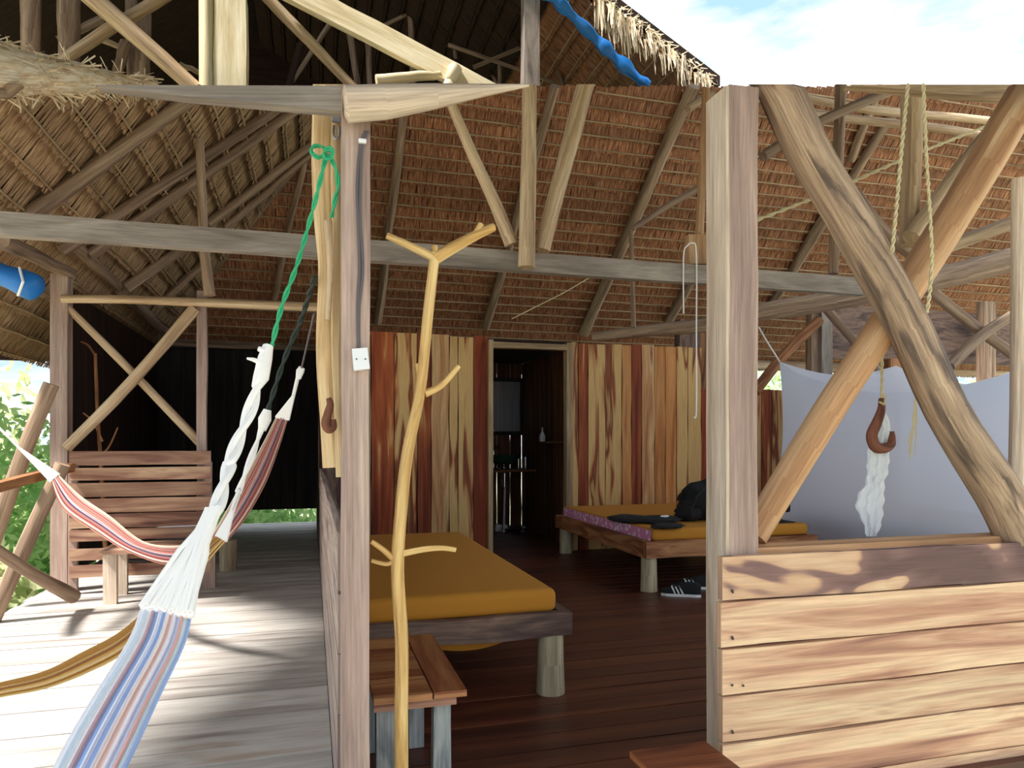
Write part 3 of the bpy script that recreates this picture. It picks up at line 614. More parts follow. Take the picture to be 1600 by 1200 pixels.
# ------------------------------------------------------------------ slatted bench
bn = thing('slatted_bench', 'high-backed slatted wooden bench between the corner post and slim post', 'bench', (-1.27, 5.95, 0))
BY = 5.98; xl_ = onY(106, 800, BY).x; xr_ = onY(331, 800, BY).x
rows = [(705, 727), (731, 751), (755, 777), (780, 802), (804, 826), (828, 846), (858, 876), (884, 903)]
for y0, y1 in rows:
    z0, z1 = onY(110, y1, BY).z, onY(110, y0, BY).z
    M().box((xl_+.015, BY-.02, z0), (xr_-xl_-.02, 0, 0), (0, 0, z1-z0), (0, .022, 0), 6, .004).build('back_slat', W_bench, bn)
for x_ in (xl_, xr_-.06):
    M().box((x_, BY+.003, 0), (0, 0, .99), (.06, 0, 0), (0, .04, 0), 4, .003).build('leg', W_post, bn)
for px_, py_ in ((172, 945), (189, 930)):
    q = onZ(px_, py_, 0); M().box((q.x-.045, q.y, 0), (0, 0, .36), (.085, 0, 0), (0, .05, 0), 4, .003).build('leg', W_postp, bn)
q = onZ(330, 918, 0); M().box((q.x-.03, q.y-.02, 0), (0, 0, .36), (.06, 0, 0), (0, .05, 0), 4, .003).build('leg', W_post, bn)
sx0 = onZ(172, 945, 0).x-.06
for k in range(4):
    M().box((sx0, 5.50+k*.115, .36), (xr_-sx0-.02, 0, 0), (0, .108, 0), (0, 0, .028), 4, .003).build('seat_slat', W_bench, bn)
q = onZ(355, 893, 0); M().tube([(q.x, q.y+.07, 0), (q.x, q.y+.07, .27)], .075, 14, .06).build('log_stump', W_log, None, 'short pale log stump standing on the deck behind the hammocks', 'stump')
# dark branch stand in the passage
bd = thing('branch_stand', 'thin dark branch stand against the dark boards of the passage', 'coat stand', tuple(onZ(165, 860, 0)))
def br(par, pts, Y, r0, r1, mat, name='branch', n=5, wob=.25):
    P = [Vector(p) for p in smooth_pts([tuple(onY(x_, y_, Y)) for x_, y_ in pts], n)]
    return M().tube(P, [r0+(r1-r0)*i/(len(P)-1) for i in range(len(P))], 8, wob).build(name, mat, par)
br(bd, [(165, 869), (160, 760), (152, 640), (149, 552)], 6.9, .02, .012, W_rail2, 'stem'); br(bd, [(149, 556), (138, 540), (126, 534)], 6.9, .01, .007, W_rail2)
br(bd, [(160, 710), (172, 695), (184, 668)], 6.9, .01, .006, W_rail2); br(bd, [(160, 690), (146, 660), (130, 645)], 6.9, .01, .005, W_rail2)

# ------------------------------------------------------------------ foreground branch coat stand
cs_ = thing('branch_coat_stand', 'pale peeled forked branch standing upright beside the mauve post', 'coat stand', (onY(626, 1300, 2.035).x, 2.035, 0))
br(cs_, [(627, 1245), (627, 1120), (628, 1000), (621, 890), (628, 780), (638, 700), (657, 610), (668, 500), (676, 430), (680, 396)], 2.035, .0205, .0145, W_stand, 'stem', wob=.12)
br(cs_, [(678, 402), (648, 388), (604, 368)], 2.035, .014, .009, W_stand); br(cs_, [(679, 404), (712, 384), (745, 366), (772, 354)], 2.035, .018, .012, W_stand)
br(cs_, [(742, 368), (752, 350)], 2.035, .011, .009, W_stand); br(cs_, [(681, 400), (679, 384)], 2.035, .011, .009, W_stand)
br(cs_, [(664, 615), (690, 602), (717, 572)], 2.035, .013, .008, W_stand); br(cs_, [(660, 606), (656, 585), (652, 568)], 2.035, .011, .005, W_stand)
br(cs_, [(622, 866), (660, 858), (690, 856), (712, 859)], 2.035, .010, .008, W_stand); br(cs_, [(617, 876), (600, 860), (580, 846)], 2.035, .009, .007, W_stand)
br(cs_, [(618, 872), (605, 881), (580, 876)], 2.035, .008, .006, W_stand)

# ------------------------------------------------------------------ beds
def bed(label, x0, x1, y0, y1, zt, zb, railm, mth, legs, floral=None, glabel=None):
    b_ = thing('platform_bed', label, 'bed', ((x0+x1)/2, (y0+y1)/2, 0))
    rh = zt-zb
    for (o_, L_, W_) in (((x0, y0, zb), (x1-x0, 0, 0), (0, .05, 0)), ((x0, y1-.05, zb), (x1-x0, 0, 0), (0, .05, 0))):
        M().box(o_, L_, (0, 0, rh), W_, 10, .014).build('rail', railm, b_)
    for xx_ in (x0, x1-.05): M().box((xx_, y0+.05, zb), (0, y1-y0-.1, 0), (0, 0, rh), (.05, 0, 0), 8, .012).build('rail', railm, b_)
    M().box((x0+.05, y0+.05, zb+.03), (x1-x0-.1, 0, 0), (0, y1-y0-.1, 0), (0, 0, rh-.04)).build('slat_base', W_darkr, b_)
    for (lx, ly) in legs: M().tube([(lx, ly, 0), (lx, ly, zb*.5), (lx, ly, zb)], [.066, .062, .06], 18, .05).build('leg', W_log, b_)
    def cr_(c):
        c = c.copy(); c.z += .004*noise.noise(Vector((c.x*3, c.y*3, 1))); return c
    mt = M().rbox((x0+.07, y0+.03, zt-.005), (x1-.06, y1-.03, zt+mth), min(.045, mth*.45), 4, cr_, 1).build('mattress', F_mat, b_)
    return b_, mt
b1, mt1 = bed('low bed with an ochre sheet, nearest the forked branch', .14, 1.14, 3.0, 5.2, .375, .275, W_rail, .105, [(1.055, 3.06), (1.055, 5.1), (.24, 3.06), (.24, 5.1)])
P = []
for i in range(9):
    row = []
    for j in range(15):
        s_ = j/14; xw = .42+s_*.5; dz = -.068*max(math.sin(math.pi*s_), 0)**.7*(i/8); row.append((xw, 3.052+.003*i, .285+dz+.0*i))
    P.append(row)
M().grid(P).build('hanging_sheet', F_mat, b1, label='sheet corner sagging below the rail')
b2_, mt2 = bed('wide low bed with an ochre sheet against the tall plank wall', 2.44, 3.98, 4.85, 6.93, .39, .26, W_rail2, .09, [(2.5, 4.93), (2.53, 6.85), (3.9, 4.93), (3.9, 6.85)])
M().grid([[(2.505-.004*math.sin(k*.9)*1, 4.9+1.95*k/30, .385+.085*j/4) for k in range(31)] for j in range(5)]).build('floral_sheet_edge', C_floral, b2_, label='pink floral sheet edge')
# third bed under the net
b3_, mt3 = bed('bed with an ochre sheet inside the mosquito net', 4.85, 6.1, 3.9, 6.1, .39, .27, W_rail2, .09, [(4.95, 4.0), (4.95, 6.0), (6.0, 4.0), (6.0, 6.0)])
# things on the wide bed
def blob(c, r, fn, n=16, k=12):
    P = []
    for i in range(k+1):
        th = math.pi*i/k; row = []
        for j in range(n+1):
            ph = 2*math.pi*j/n; v = Vector((math.sin(th)*math.cos(ph), math.sin(th)*math.sin(ph), math.cos(th))); q = fn(v)
            row.append((c[0]+q.x*r[0], c[1]+q.y*r[1], c[2]+max(q.z*r[2], -r[2]*.92)))
        P.append(row)
    return M().grid(P)
def crump(v): f = 1+.28*noise.noise(v*2.2+Vector((3, 1, 2)))+.12*noise.noise(v*6); return Vector((v.x*f, v.y*f, v.z*f))
c1 = onZ(985, 812, .50); c2 = onZ(1012, 812, .50); c3 = onZ(1034, 822, .5)
cl_ = thing('black_clothing', 'heap of black clothing lying on the ochre bed beside the bag', 'clothes', (c2.x, c2.y, .48))
blob((c1.x, c1.y+.05, .505), (.17, .2, .028), crump).build('folded_garment', F_blk, cl_); blob((c2.x+.05, c2.y-.05, .505), (.22, .16, .032), crump).build('folded_garment', F_blk, cl_)
blob((c3.x+.05, c3.y, .5), (.14, .1, .02), crump).build('folded_garment', F_blk, cl_); blob((c2.x+.1, c2.y-.1, .535), (.04, .03, .01), crump).build('white_tag', F_strp, cl_)
cb = onZ(1096, 808, .5)
bg_ = thing('black_backpack', 'black backpack standing on the ochre bed beside the right post', 'backpack', (cb.x, cb.y, .48))
blob((cb.x+.03, cb.y, .64), (.24, .2, .17), crump).build('bag_body', F_blk, bg_); blob((cb.x-.15, cb.y-.05, .55), (.12, .12, .08), crump).build('side_pocket', F_blk, bg_)
M().tube([(cb.x-.05, cb.y-.16, .78), (cb.x-.16, cb.y-.2, .7), (cb.x-.22, cb.y-.2, .58), (cb.x-.2, cb.y-.2, .52)], .012, 6).build('strap', F_blk, bg_)
# small black stand right of the post
cS = onY(1219, 800, 5.2)
bk = thing('black_speaker', 'small black box on the ochre bed at the net edge', 'box', (3.72, 4.95, .48))
M().rbox((3.60, 5.0, .56), (3.84, 5.2, .68), .02, 2).build('box_body', F_blk, bk); M().box((3.70, 4.96, .475), (0, 0, .1), (.02, 0, 0), (0, .02, 0)).build('stand', F_blk, bk)
M().rbox((3.6, 4.94, .47), (3.84, 5.14, .49), .008, 2).build('base', F_blk, bk)
# shoes under the wide bed
def shoe(c, yaw_, label):
    t_ = thing('sports_shoe', label, 'shoe', (c.x, c.y, 0), 'pair of striped sports shoes')
    rot = Matrix.Rotation(yaw_, 3, 'Z')
    def X(p): q = rot @ Vector(p); return (q.x+c.x, q.y+c.y, q.z)
    st = [(-.14, .028, .075), (-.11, .038, .085), (-.05, .038, .09), (0, .04, .075), (.06, .046, .052), (.11, .044, .04), (.15, .026, .026)]
    P = []
    for (xx_, wd, h_) in smooth_pts(st, 4): P.append([X((xx_, wd*math.cos(a), .018+h_*max(math.sin(a), 0))) for a in [math.pi*k/10 for k in range(11)]])
    up_ = M().grid(P).build('upper', F_blk, t_)
    so_ = [X((xx_, wd*1.06, 0)) for xx_, wd, h_ in st]+[X((xx_, -wd*1.06, 0)) for xx_, wd, h_ in st[::-1]]
    M().prism(so_, (0, 0, .02)).build('sole', F_strp, t_)
    for k in range(3):
        for s_ in (1, -1):
            x_ = -.01+k*.028; pts = [X((x_, s_*.0425, .02)), X((x_+.012, s_*.038, .045)), X((x_+.026, s_*.022, .068))]
            M().tube(pts, .006, 5).build('stripe', F_strp, up_)
    M().tube([X((.0, -.02, .078)), X((.02, .02, .075)), X((.035, -.02, .068)), X((.05, .02, .062))], .004, 5).build('lace', F_strp, up_)
sA = onZ(1062, 926, 0); sB = onZ(1084, 924, 0)
shoe(sA+Vector((-.04, -.1, 0)), math.radians(150), 'black sports shoe with white stripes under the wide bed, left one'); shoe(sB+Vector((.06, .1, 0)), math.radians(158), 'black sports shoe with white stripes beside the right post')

# ------------------------------------------------------------------ side table and corner table
tb_ = thing('side_table', 'low wooden side table of mixed boards in front of the near bed', 'table', (.31, 2.4, 0))
TX0, TX1, TY0, TY1, TZ = .175, .452, 2.085, 2.73, .40
M().box((TX1-.1, TY0, TZ-.02), (0, TY1-TY0, 0), (.1, 0, 0), (0, 0, .02), 4, .001).build('frame_board', W_table, tb_)
yy = TY0
for k, wd in enumerate((.07, .1, .09, .12, .07, .1, .085)):
    M().box((TX0, yy+.003, TZ-.022), (TX1-.1-TX0-.004, 0, 0), (0, wd-.004, 0), (0, 0, .02), 2, .001).build('top_board', W_table, tb_); yy += wd
M().box((TX0, TY0+.01, TZ-.045), (TX1-TX0-.03, 0, 0), (0, 0, .024), (0, .02, 0)).build('apron', W_bench, tb_)
for (x_, y_) in ((TX1-.095, TY0+.04), (TX1-.1, TY1-.09), (TX0+.01, TY0+.04), (TX0+.01, TY1-.09)):
    M().box((x_, y_, 0), (0, 0, TZ-.024), (.055, 0, 0), (0, .05, 0), 4, .003).build('leg', W_leg, tb_)
a = onZ(984, 1176, .2)
ct = thing('low_stool', 'corner of a low reddish wooden stool at the foot of the right post', 'stool', (a.x+.12, a.y-.1, 0))
M().box((a.x, a.y-.28, .18), (.26, 0, 0), (0, .28, 0), (0, 0, .025), 3, .002).build('top_board', W_table, ct)
for (x_, y_) in ((a.x+.02, a.y-.07), (a.x+.2, a.y-.07), (a.x+.02, a.y-.26), (a.x+.2, a.y-.26)): M().box((x_, y_, 0), (0, 0, .18), (.04, 0, 0), (0, .04, 0)).build('leg', W_leg, ct)

# ------------------------------------------------------------------ bathroom fittings
mi = thing('wall_mirror', 'dark framed mirror hanging on the bathroom wall', 'mirror', (2.35, 8.97, 1.2))
a = onY(757, 674, 8.97); b4 = onY(812, 597, 8.97)
M().box((a.x, 8.955, a.z), (b4.x-a.x, 0, 0), (0, 0, b4.z-a.z), (0, .015, 0)).build('glass', F_mirror, mi)
fwid = .05
for o_, L_, W_ in (((a.x-fwid, 8.94, a.z-fwid), (b4.x-a.x+2*fwid, 0, 0), (0, 0, fwid)), ((a.x-fwid, 8.94, b4.z), (b4.x-a.x+2*fwid, 0, 0), (0, 0, fwid)), ((a.x-fwid, 8.94, a.z), (0, 0, b4.z-a.z), (fwid, 0, 0)), ((b4.x, 8.94, a.z), (0, 0, b4.z-a.z), (fwid, 0, 0))):
    M().box(o_, L_, W_, (0, .03, 0)).build('frame', W_dark, mi)
c_ = onY(787, 733, 8.6)
ctp = M().box((1.5, 8.35, c_.z-.03), (1.19, 0, 0), (0, .62, 0), (0, 0, .03)).build('counter_shelf', W_bath, None, 'dark wooden shelf under the bathroom washbasin', 'shelf')
sk = thing('glass_washbasin', 'dark green glass bowl washbasin with chrome drain in the bathroom', 'washbasin', (c_.x, 8.6, c_.z))
M().lathe((c_.x, 8.6, c_.z+.05), [(.03, 0), (.12, .02), (.19, .08), (.21, .13), (.2, .13), (.18, .08), (.11, .03), (.001, .02)], 20).build('bowl', F_glass, sk)
M().lathe((c_.x, 8.6, c_.z), [(.0, 0), (.05, 0), (.045, .02), (.03, .05)], 14).build('drain_collar', F_chrome, sk)
M().tube([(c_.x+.01, 8.6, c_.z-.05), (c_.x+.01, 8.6, c_.z-.22)], .032, 10).build('trap', F_chrome, sk)
M().tube([(c_.x+.02, 8.6, c_.z-.05), (c_.x, 8.6, 0)], .014, 8).build('waste_pipe', F_white, sk)
fa = thing('chrome_faucet', 'small chrome tap above the green glass washbasin', 'tap', (c_.x-.05, 8.8, c_.z))
M().tube([(c_.x-.07, 8.84, c_.z), (c_.x-.07, 8.84, c_.z+.24), (c_.x-.06, 8.76, c_.z+.29), (c_.x-.05, 8.68, c_.z+.27)], .016, 8).build('spout', F_chrome, fa)
M().tube([(c_.x-.07, 8.84, c_.z+.25), (c_.x-.07, 8.9, c_.z+.32)], .01, 8).build('handle', F_chrome, fa)
for px_, lb in ((810, 'chrome cup with reflections beside the green washbasin'), (821, 'tall chrome tumbler beside the bathroom side wall')):
    q = onY(px_, 728, 8.6); M().lathe((q.x, 8.6, c_.z), [(.0, 0), (.03, 0), (.034, .15), (.031, .15), (.027, .01)], 12).build('metal_cup', F_chrome, None, lb, 'cup')
q = onX(850, 690, 2.62)
M().box((2.5, q.y-.45, q.z-.02), (0, .8, 0), (.2, 0, 0), (0, 0, .02)).build('wall_shelf', W_bath, None, 'small wooden shelf on the bathroom side wall under the bottle', 'shelf')
sb_ = thing('soap_bottle', 'small white soap bottle standing on the bathroom shelf', 'bottle', (2.6, q.y, q.z))
M().lathe((2.6, q.y, q.z), [(.0, 0), (.035, 0), (.037, .06), (.02, .1), (.01, .12)], 14).build('bottle_body', F_white, sb_); M().lathe((2.6, q.y, q.z+.12), [(.01, 0), (.012, .02), (.004, .05), (0, .05)], 10).build('cap', F_white, sb_)
q = onZ(846, 817, 0.02); q.y = min(q.y, 8.7); M().lathe((min(q.x, 2.5), q.y, .0), [(0, .005), (.1, .005), (.17, .05), (.165, .05), (.09, .015), (0, .012)], 18).build('metal_dish', F_steel, None, 'shallow metal dish on the dark bathroom floor', 'dish')
q = onZ(766, 822, 0.0); M().rbox((q.x-.08, min(q.y, 8.7), 0), (q.x+.08, min(q.y, 8.7)+.1, .09), .01, 2).build('small_white_box', F_white, None, 'small pale box on the bathroom floor beside the door jamb', 'box')

# ------------------------------------------------------------------ mosquito net
NX = 4.7; nt_ = thing('mosquito_net', 'large white mosquito net hung as a tent over the far right bed', 'mosquito net', (5.4, 5, .1))
cBL = onX(1218, 565, NX); cFL = onX(1612, 566, NX); zb_ = .08
def netpanel(A, B, sag, name='net_panel', n=40, k=16, wave=.02, dirn=Vector((1, 0, 0)), par=nt_):
    P = []
    for j in range(k+1):
        row = []
        for i in range(n+1):
            s_ = i/n; top = A.lerp(B, s_); top.z -= sag*(math.sin(math.pi*s_)**.75); t_ = j/k
            q = top.lerp(Vector((top.x, top.y, zb_)), t_)
            q += dirn*(wave*noise.noise(Vector((s_*9, t_*.6, A.x+A.y)))*(.3+t_)+wave*.7*math.sin(math.pi*t_)*math.sin(math.pi*s_))
            # pull-in at the hanging corner
            q += (B-A).normalized()*(.05*math.sin(math.pi*min(t_*1.6, 1))*(1-s_)**6)
            row.append(q)
        P.append(row)
    M().grid(P).build(name, C_net, par)
cBR = Vector((6.2, cBL.y, cBL.z)); cFR = Vector((6.2, cFL.y, cFL.z))
netpanel(cBL, cFL, .26); netpanel(cBL, cBR, .16, dirn=Vector((0, 1, 0))); netpanel(cFL, cFR, .14, dirn=Vector((0, 1, 0))); netpanel(cBR, cFR, .2)
P = []
for j in range(13):
    row = []
    for i in range(13):
        s_, t_ = i/12, j/12; q = cBL.lerp(cFL, s_).lerp(cBR.lerp(cFR, s_), t_); q.z -= .26*(math.sin(math.pi*s_)**.75)*(1-t_)+.2*(math.sin(math.pi*s_)**.75)*t_+.15*math.sin(math.pi*t_)*(1-abs(2*s_-1))+.12*math.sin(math.pi*t_)*abs(2*s_-1); row.append(q)
    P.append(row)
M().grid(P).build('net_top', C_net, nt_)
M().tube([cBL, onY(1196, 530, cBL.y+.3), onY(1186, 512, cBL.y+.45)], .008, 6).build('hanging_string', F_cord, nt_)

# ------------------------------------------------------------------ ropes, hook, strings
def twist(pts, r, mat, name, par=None, turns=22, **kw):
    P = [Vector(p) for p in smooth_pts([tuple(p) for p in pts], 16)]; m = M(); L_ = sum((P[i+1]-P[i]).length for i in range(len(P)-1))
    for ph in (0, math.pi):
        Q = []; d_ = 0
        for i, p in enumerate(P):
            if i: d_ += (p-P[i-1]).length
            t = (P[min(i+1, len(P)-1)]-P[max(i-1, 0)]).normalized(); x = t.orthogonal().normalized(); y_ = t.cross(x); a_ = ph+d_*turns*2*math.pi
            Q.append(p+(x*math.cos(a_)+y_*math.sin(a_))*r*.55)
        m.tube(Q, r*.6, 6)
    return m.build(name, mat, par, kw.get('label'), kw.get('cat'))
twist([onY(1419, 131, 1.98), onY(1410, 220, 1.96), onY(1402, 310, 1.95), onY(1394, 395, 1.93)], .0065, F_sisal, 'twisted_rope', label='twisted pale rope hanging over the bark-patched log, left strand', cat='rope', turns=16)
twist([onY(1443, 131, 1.98), onY(1448, 250, 1.96), onY(1456, 400, 1.95), onY(1449, 488, 1.93)], .0065, F_sisal, 'twisted_rope', label='twisted pale rope hanging over the bark-patched log, right strand', cat='rope', turns=16)
twist([onY(1375, 462, 2.17), onY(1378, 540, 2.22), onY(1378, 624, 2.25)], .006, F_sisal, 'hook_rope', label='pale rope from which the curved wooden hook hangs', cat='rope', turns=16)
fr_ = M()
for k in range(9):
    x0 = 1434+R.uniform(-4, 4); fr_.tube([onY(1434, 548, 2.1), onY(1432+R.uniform(-2, 2), 600, 2.3), onY(x0-4, 660, 2.3), onY(x0-10+R.uniform(-5, 5), 700+R.uniform(-10, 20), 2.3)], .002, 4)
fr_.build('frayed_rope', F_sisal, None, 'frayed end of pale rope hanging in front of the net', 'rope')
hk = thing('wooden_hook', 'large curved brown wooden hook hanging before the white net', 'hook', tuple(onY(1378, 705, 2.25)))
hp = [Vector(p) for p in smooth_pts([tuple(onY(x_, y_, 2.25)) for x_, y_ in ((1377, 622), (1377, 640), (1370, 660), (1362, 680), (1367, 697), (1378, 701), (1391, 696), (1394, 684), (1394, 674))], 5)]
M().tube(hp, [.009+.013*math.sin(math.pi*min(i/(len(hp)-1)*1.05, 1))**.8 for i in range(len(hp))], 10, .12).build('hook_body', W_hook, hk)
M().tube([onY(1377, 612, 2.25), onY(1384, 620, 2.24), onY(1381, 632, 2.23), onY(1374, 628, 2.23)], .004, 6).build('lashing', F_sisal, hk)
P = []
edges = [(1372, 1384, 640), (1364, 1392, 670), (1356, 1390, 705), (1354, 1388, 735), (1352, 1382, 755), (1340, 1382, 775), (1338, 1380, 795), (1348, 1378, 815), (1354, 1370, 838)]
for a_, b_, y_ in smooth_pts([tuple(map(float, e_)) for e_ in edges], 4):
    P.append([onY(a_+(b_-a_)*j/12+1.5*math.sin(y_*.3+j), y_, 2.262+.008*math.sin(j*1.4+y_*.02)) for j in range(13)])
M().grid(P).build('hanging_cloth', C_bag, None, 'scrap of thin white cloth hanging from the wooden hook', 'cloth')
# string loop left of the right post
M().tube([Vector(p) for p in smooth_pts([tuple(onY(x_, y_, 4.293)) for x_, y_ in ((1068, 490), (1068, 400), (1074, 384), (1082, 380), (1088, 396), (1088, 520), (1088, 640), (1084, 652))], 5)], .005, 5).build('string_loop', F_cord, None, 'thin pale string looped over the beam beside the right post', 'string')
M().tube([onY(800, 498, 6.0), onY(880, 458, 6.0), onY(938, 424, 6.0)], .005, 5).build('slack_string', F_sisal, None, 'thin slack string tied under the back thatch', 'string')
twist([onY(1180, 345, 3.9), onY(1300, 298, 3.9), onY(1420, 245, 3.9), onY(1560, 190, 3.9)], .012, F_sisal, 'stretched_rope', label='pale rope stretched behind the logs at upper right', cat='rope', turns=5)

# switch, cable, shackle, wooden hook on the pole
sw = thing('light_switch', 'white square light switch screwed to the mauve post', 'switch', tuple(onY(564, 578, FY)))
c0 = onY(551, 543, FY-.03)
m = M().prism([onY(550, 545, FY-.022), onY(574, 543, FY-.022), onY(578, 576, FY-.022), onY(553, 579, FY-.022)], (0, .022, 0)); swp = m.build('switch_plate', F_white, sw)
for x_ in (557, 571):
    n_ = M().lathe((0, 0, 0), [(.0001, 0), (.0022, 0), (.0022, .002), (.0001, .002)], 8); q = onY(x_, 561, FY-.0225); n_.v = [(x+q.x, q.y-z_, y_+q.z) for x, y_, z_ in n_.v]; n_.build('screw', F_nail, swp)
for k, dx in enumerate((0, 5)):
    M().tube([Vector(p) for p in smooth_pts([tuple(onY(x_, y_, FY-.006)) for x_, y_ in ((571+dx, 205), (563+dx*.6, 230), (558+dx, 290), (560+dx*.6, 350), (562+dx, 420), (559+dx*.4, 480), (561, 545))], 5)], .0042, 6).build('electric_cable', F_cable, None, ['grey electric cable running down the mauve post to the switch', 'second grey cable beside the first on the mauve post'][k], 'cable')
n_ = M().rbox((0, 0, 0), (.022, .012, .012), .003, 2); q = onY(560, 222, FY-.02); n_.v = [(x+q.x, y_+q.y, z_+q.z) for x, y_, z_ in n_.v]; n_.build('cable_clip', F_white, None, 'small white cable clip near the top of the mauve post', 'clip')
sh_ = thing('steel_shackle', 'steel shackle bolted near the top of the split pole', 'shackle', tuple(onY(526, 218, 2.08)))
M().tube([Vector(p) for p in smooth_pts([tuple(onY(x_, y_, 2.06)) for x_, y_ in ((522, 196), (521, 210), (525, 218), (530, 212), (530, 198))], 4)], .0035, 6).build('shackle_bow', F_steel, sh_)
a = onY(519, 190, 2.08); M().box(a, (.022, 0, 0), (0, 0, .02), (0, .006, 0)).build('bolt_plate', F_steel, sh_)
wh = [Vector(p) for p in smooth_pts([tuple(onY(x_, y_, 2.06)) for x_, y_ in ((513, 622), (516, 632), (512, 648), (509, 662), (514, 671), (521, 667), (521, 655))], 5)]
M().tube(wh, [.007+.006*math.sin(math.pi*i/(len(wh)-1)) for i in range(len(wh))], 10, .1).build('small_wooden_hook', W_hook, None, 'small brown wooden hook fixed on the yellowish split pole', 'hook')

# ------------------------------------------------------------------ hammocks
def sheetP(st, nseg=6, nu=40, fold=.03, waves=5, push=.0):
    P = []
    for x0, y0, x1, y1, d0, d1, fa_ in smooth_pts(st, nseg):
        row = []
        A, B = D(x0, y0, d0), D(x1, y1, d1); toc = (EYEV-(A+B)/2).normalized(); wdt = (B-A).length
        for j in range(nu+1):
            s_ = j/nu; q = A.lerp(B, s_)
            q += toc*(fa_*wdt*(.6*math.sin(math.pi*s_)+.26*math.sin(s_*waves*2*math.pi+y0*.004)+.12*math.sin(s_*waves*4.6*math.pi+1))); row.append(q)
        P.append(row)
    return P
h1 = thing('striped_hammock', 'pastel blue and pink striped hammock on white cords, nearest the viewer', 'hammock', tuple(D(190, 1195, 1.2)))
st1 = [(219, 952, 300, 962, 1.40, 1.42, .22), (200, 1000, 288, 1010, 1.35, 1.37, .24), (150, 1080, 250, 1090, 1.26, 1.28, .28), (108, 1150, 218, 1160, 1.19, 1.21, .3), (68, 1225, 182, 1235, 1.13, 1.15, .3), (10, 1320, 140, 1330, 1.08, 1.1, .3), (-90, 1430, 60, 1440, 1.03, 1.05, .3)]
cl1 = M().grid(sheetP(st1, 7, 90, waves=7)).build('cloth', C_ham1, h1)
m = M(); gth = D(333, 800, 1.56)
for k in range(44):
    s_ = k/43; e_ = D(219+81*s_, 948+12*s_+R.uniform(-6, 8), 1.40); mid = gth.lerp(e_, .45)+Vector((R.uniform(-.006, .006), R.uniform(-.01, .01), R.uniform(-.004, .004)))
    m.tube([gth+Vector((R.uniform(-.012, .012), 0, R.uniform(-.012, .012))), mid, e_], [.0075, .006, .0045], 5)
m.build('suspension_cords', F_cord, h1, label='bundle of white suspension cords', kind='stuff')
twist([D(413, 560, 1.86), D(404, 600, 1.83), D(384, 660, 1.77), D(362, 715, 1.7), D(350, 760, 1.63), D(334, 806, 1.56)], .016, F_cord, 'twisted_bundle', h1, turns=4)
m = M(); m.tube([D(419, 540, 1.88), D(414, 560, 1.87), D(408, 590, 1.84), D(400, 606, 1.82)], [.014, .02, .022, .013], 10, .3); m.tube([D(406, 566, 1.85), D(396, 562, 1.83), D(386, 560, 1.82)], [.008, .006, .003], 6, .2); m.tube([D(404, 545, 1.86), D(414, 548, 1.86)], .007, 6); m.build('knot', F_cord, h1)
# green rope
gr = thing('green_rope', 'bright green rope knotted round the split pole, holding the near hammock', 'rope', tuple(D(425, 540, 1.9)))
twist([onY(509, 246, 2.0), onY(496, 300, 2.0), D(480, 360, 1.95), D(462, 420, 1.93), D(440, 480, 1.9), D(425, 540, 1.88)], .0065, F_green, 'rope_length', gr, turns=9)
twist([onY(512, 242, 2.0), onY(524, 262, 2.0), onY(528, 290, 2.02), onY(524, 310, 2.03), onY(518, 340, 2.05)], .006, F_green, 'rope_length', gr, turns=9)
twist([onY(510, 240, 2.0), onY(498, 246, 1.99), onY(487, 238, 1.99), onY(490, 229, 2.0), onY(502, 229, 2.01), onY(514, 236, 2.0)], .0055, F_green, 'bow_loop', gr, turns=9)
twist([onY(506, 236, 1.98), onY(516, 232, 1.97), onY(520, 242, 1.97), onY(510, 248, 1.97), onY(504, 240, 1.97)], .0065, F_green, 'knot', gr, turns=9)
# hammock 2 (pink) farther away
h2 = thing('pink_hammock', 'pink and purple striped hammock hanging across the deck in front of the bench', 'hammock', tuple(D(290, 900, 3.6)))
st2 = [(80, 752, 92, 742, 4.0, 4.0, .2), (98, 795, 128, 776, 3.95, 3.95, .25), (150, 832, 172, 806, 3.85, 3.85, .3), (200, 862, 225, 846, 3.75, 3.75, .3), (262, 882, 280, 852, 3.6, 3.6, .3), (325, 868, 325, 838, 3.45, 3.45, .3), (372, 826, 352, 800, 3.3, 3.3, .3), (412, 762, 384, 742, 3.15, 3.15, .3), (436, 700, 412, 690, 3.05, 3.05, .3), (450, 655, 432, 650, 3.0, 3.0, .25)]
M().grid(sheetP(st2, 6, 44, waves=5)).build('cloth', C_ham2, h2)
m = M()
for k in range(10):
    s_ = k/9; m.tube([D(468, 578, 2.9), D(458, 620, 2.95), D(450-18*s_, 656-4*s_, 3.0)], [.009, .0075, .007], 5)
    m.tube([D(-30, 640, 4.2), D(30, 700, 4.1), D(80+12*s_, 752-10*s_, 4.0)], [.008, .007, .009], 5)
m.build('suspension_cords', F_cord, h2, kind='stuff')
M().tube([D(472, 574, 2.9), D(469, 580, 2.9), D(466, 592, 2.9)], [.012, .016, .01], 8, .2).build('knot', F_cord, h2)
M().tube([onY(491, 490, 2.5), D(471, 576, 2.9)], .004, 5).build('hanging_wire', F_cable, h2)
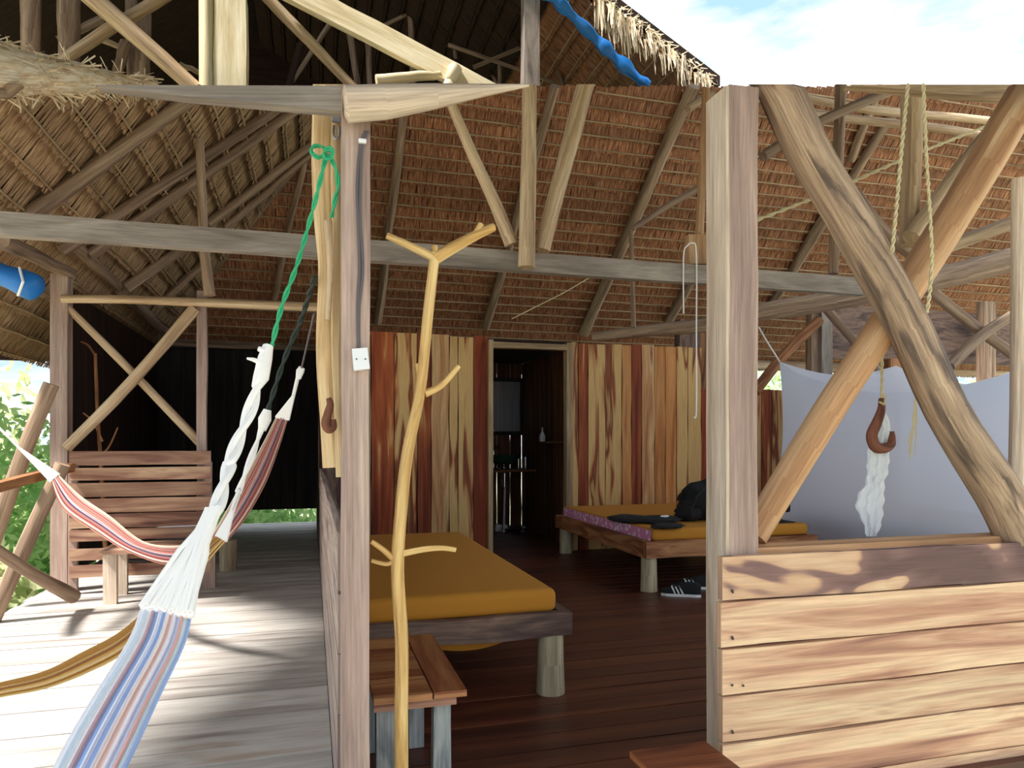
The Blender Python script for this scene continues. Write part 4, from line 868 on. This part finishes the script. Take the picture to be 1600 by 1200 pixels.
# hammock 3 (ochre)
h3 = thing('ochre_hammock', 'ochre and brown striped hammock passing low behind the near hammock', 'hammock', tuple(D(60, 1080, 1.7)))
st3 = [(-420, 960, -410, 975, 1.75, 1.75, .3), (-300, 1020, -296, 1044, 1.66, 1.66, .3), (-180, 1066, -178, 1094, 1.6, 1.6, .3), (-60, 1080, -60, 1104, 1.6, 1.6, .3), (0, 1066, 0, 1090, 1.62, 1.62, .3), (70, 1048, 72, 1076, 1.66, 1.66, .3), (130, 1018, 140, 1050, 1.7, 1.7, .3), (190, 985, 202, 1015, 1.75, 1.75, .3), (250, 930, 266, 950, 1.84, 1.84, .3), (300, 872, 318, 886, 1.92, 1.92, .3), (338, 838, 352, 846, 2.0, 2.0, .3)]
M().grid(sheetP(st3, 6, 36, waves=4)).build('cloth', C_ham3, h3)
m = M()
for k in range(12):
    s_ = k/11; m.tube([D(374, 765, 2.1), D(362, 800, 2.05), D(338+14*s_, 838+8*s_, 2.0)], [.008, .008, .006], 5)
m.build('suspension_cords', F_cord, h3, kind='stuff')
M().tube([D(-418, 966, 1.75), D(-560, 820, 1.95), D(-760, 560, 2.3)], .012, 6, .2).build('hanging_cord', F_cord, h3)
twist([D(416, 645, 2.2), D(402, 690, 2.18), D(385, 735, 2.13), D(372, 770, 2.1)], .0095, F_cord, 'twisted_bundle', h3, turns=4)
M().tube([D(418, 640, 2.2), D(414, 655, 2.2), D(410, 672, 2.19)], [.012, .02, .012], 8, .3).build('knot', F_cord, h3)
twist([onY(492, 432, 2.12), D(470, 500, 2.2), D(445, 560, 2.2), D(418, 642, 2.2)], .0075, F_dgreen, 'dark_green_rope', label='dark green twisted rope running from the split pole to the second cord', cat='rope', turns=8)

# blue tarpaulin at the left eave
tp = [Vector(p) for p in smooth_pts([tuple(D(x_, y_, 4.4)) for x_, y_ in ((-60, 398), (-10, 424), (30, 440), (62, 455))], 5)]
tpn = thing('blue_tarpaulin', 'rolled blue tarpaulin hanging under the left eave', 'tarpaulin', tuple(tp[-1]))
M().tube(tp, [.07, .07, .072, .074, .075, .072, .068, .07, .072, .076, .08, .084, .088, .086, .06, .02], 14, .2).build('roll', F_blue, tpn)
M().tube([D(30, 418, 4.33), D(36, 440, 4.28), D(28, 462, 4.33)], .008, 5).build('tie_cord', F_cord, tpn)

# ------------------------------------------------------------------ outside greenery
def bush(label, c, r, n, mat, s=.09, name='leafy_bush', grp=None):
    m = M()
    for i in range(n):
        v = Vector((R.gauss(0, 1), R.gauss(0, 1), R.gauss(0, 1))).normalized()*R.random()**.4
        v *= 1+.35*noise.noise(v*2+Vector(c)); p = Vector(c)+Vector((v.x*r[0], v.y*r[1], abs(v.z+.3)*r[2]))
        a = Vector((R.uniform(-1, 1), R.uniform(-1, 1), R.uniform(-1, 1))).normalized(); b_ = a.orthogonal().normalized(); k = s*R.uniform(.6, 1.4)
        m.quad(p-a*k, p+b_*k*.4, p+a*k, p-b_*k*.4)
    return m.build(name, mat, None, label, 'bush', grp)
bush('bright green leafy bush outside the deck at the left', (-3.95, 11.2, -1.1), (1.3, 1.6, 2.2), 4500, G_leaf)
bush('pale yellow-green bush below the bright bush at the left', (-3.3, 7.6, -1.1), (.8, 1.0, 1.1), 3500, G_leaf2)
bush('tall pale bush far behind the deck railing', (-8.6, 19, -1.1), (3, 3, 3.4), 3500, G_leaf2, .16)
bush('low green undergrowth beyond the gap in the passage', (-1.2, 14, -1.1), (2.2, 1.6, 1.3), 3000, G_leaf, .12)
for x_, y_, lb in ((6.6, 14, 'green bush seen beyond the short plank wall left of the net'), (10.8, 14, 'green bush beyond the room behind the hanging hook'), (15.2, 14.5, 'pale green bush beyond the far cross of poles')):
    bush(lb, (x_, y_, -1.1), (1.9, 1.6, 3.6), 4000, G_leaf if x_ < 12 else G_leaf2, .14)
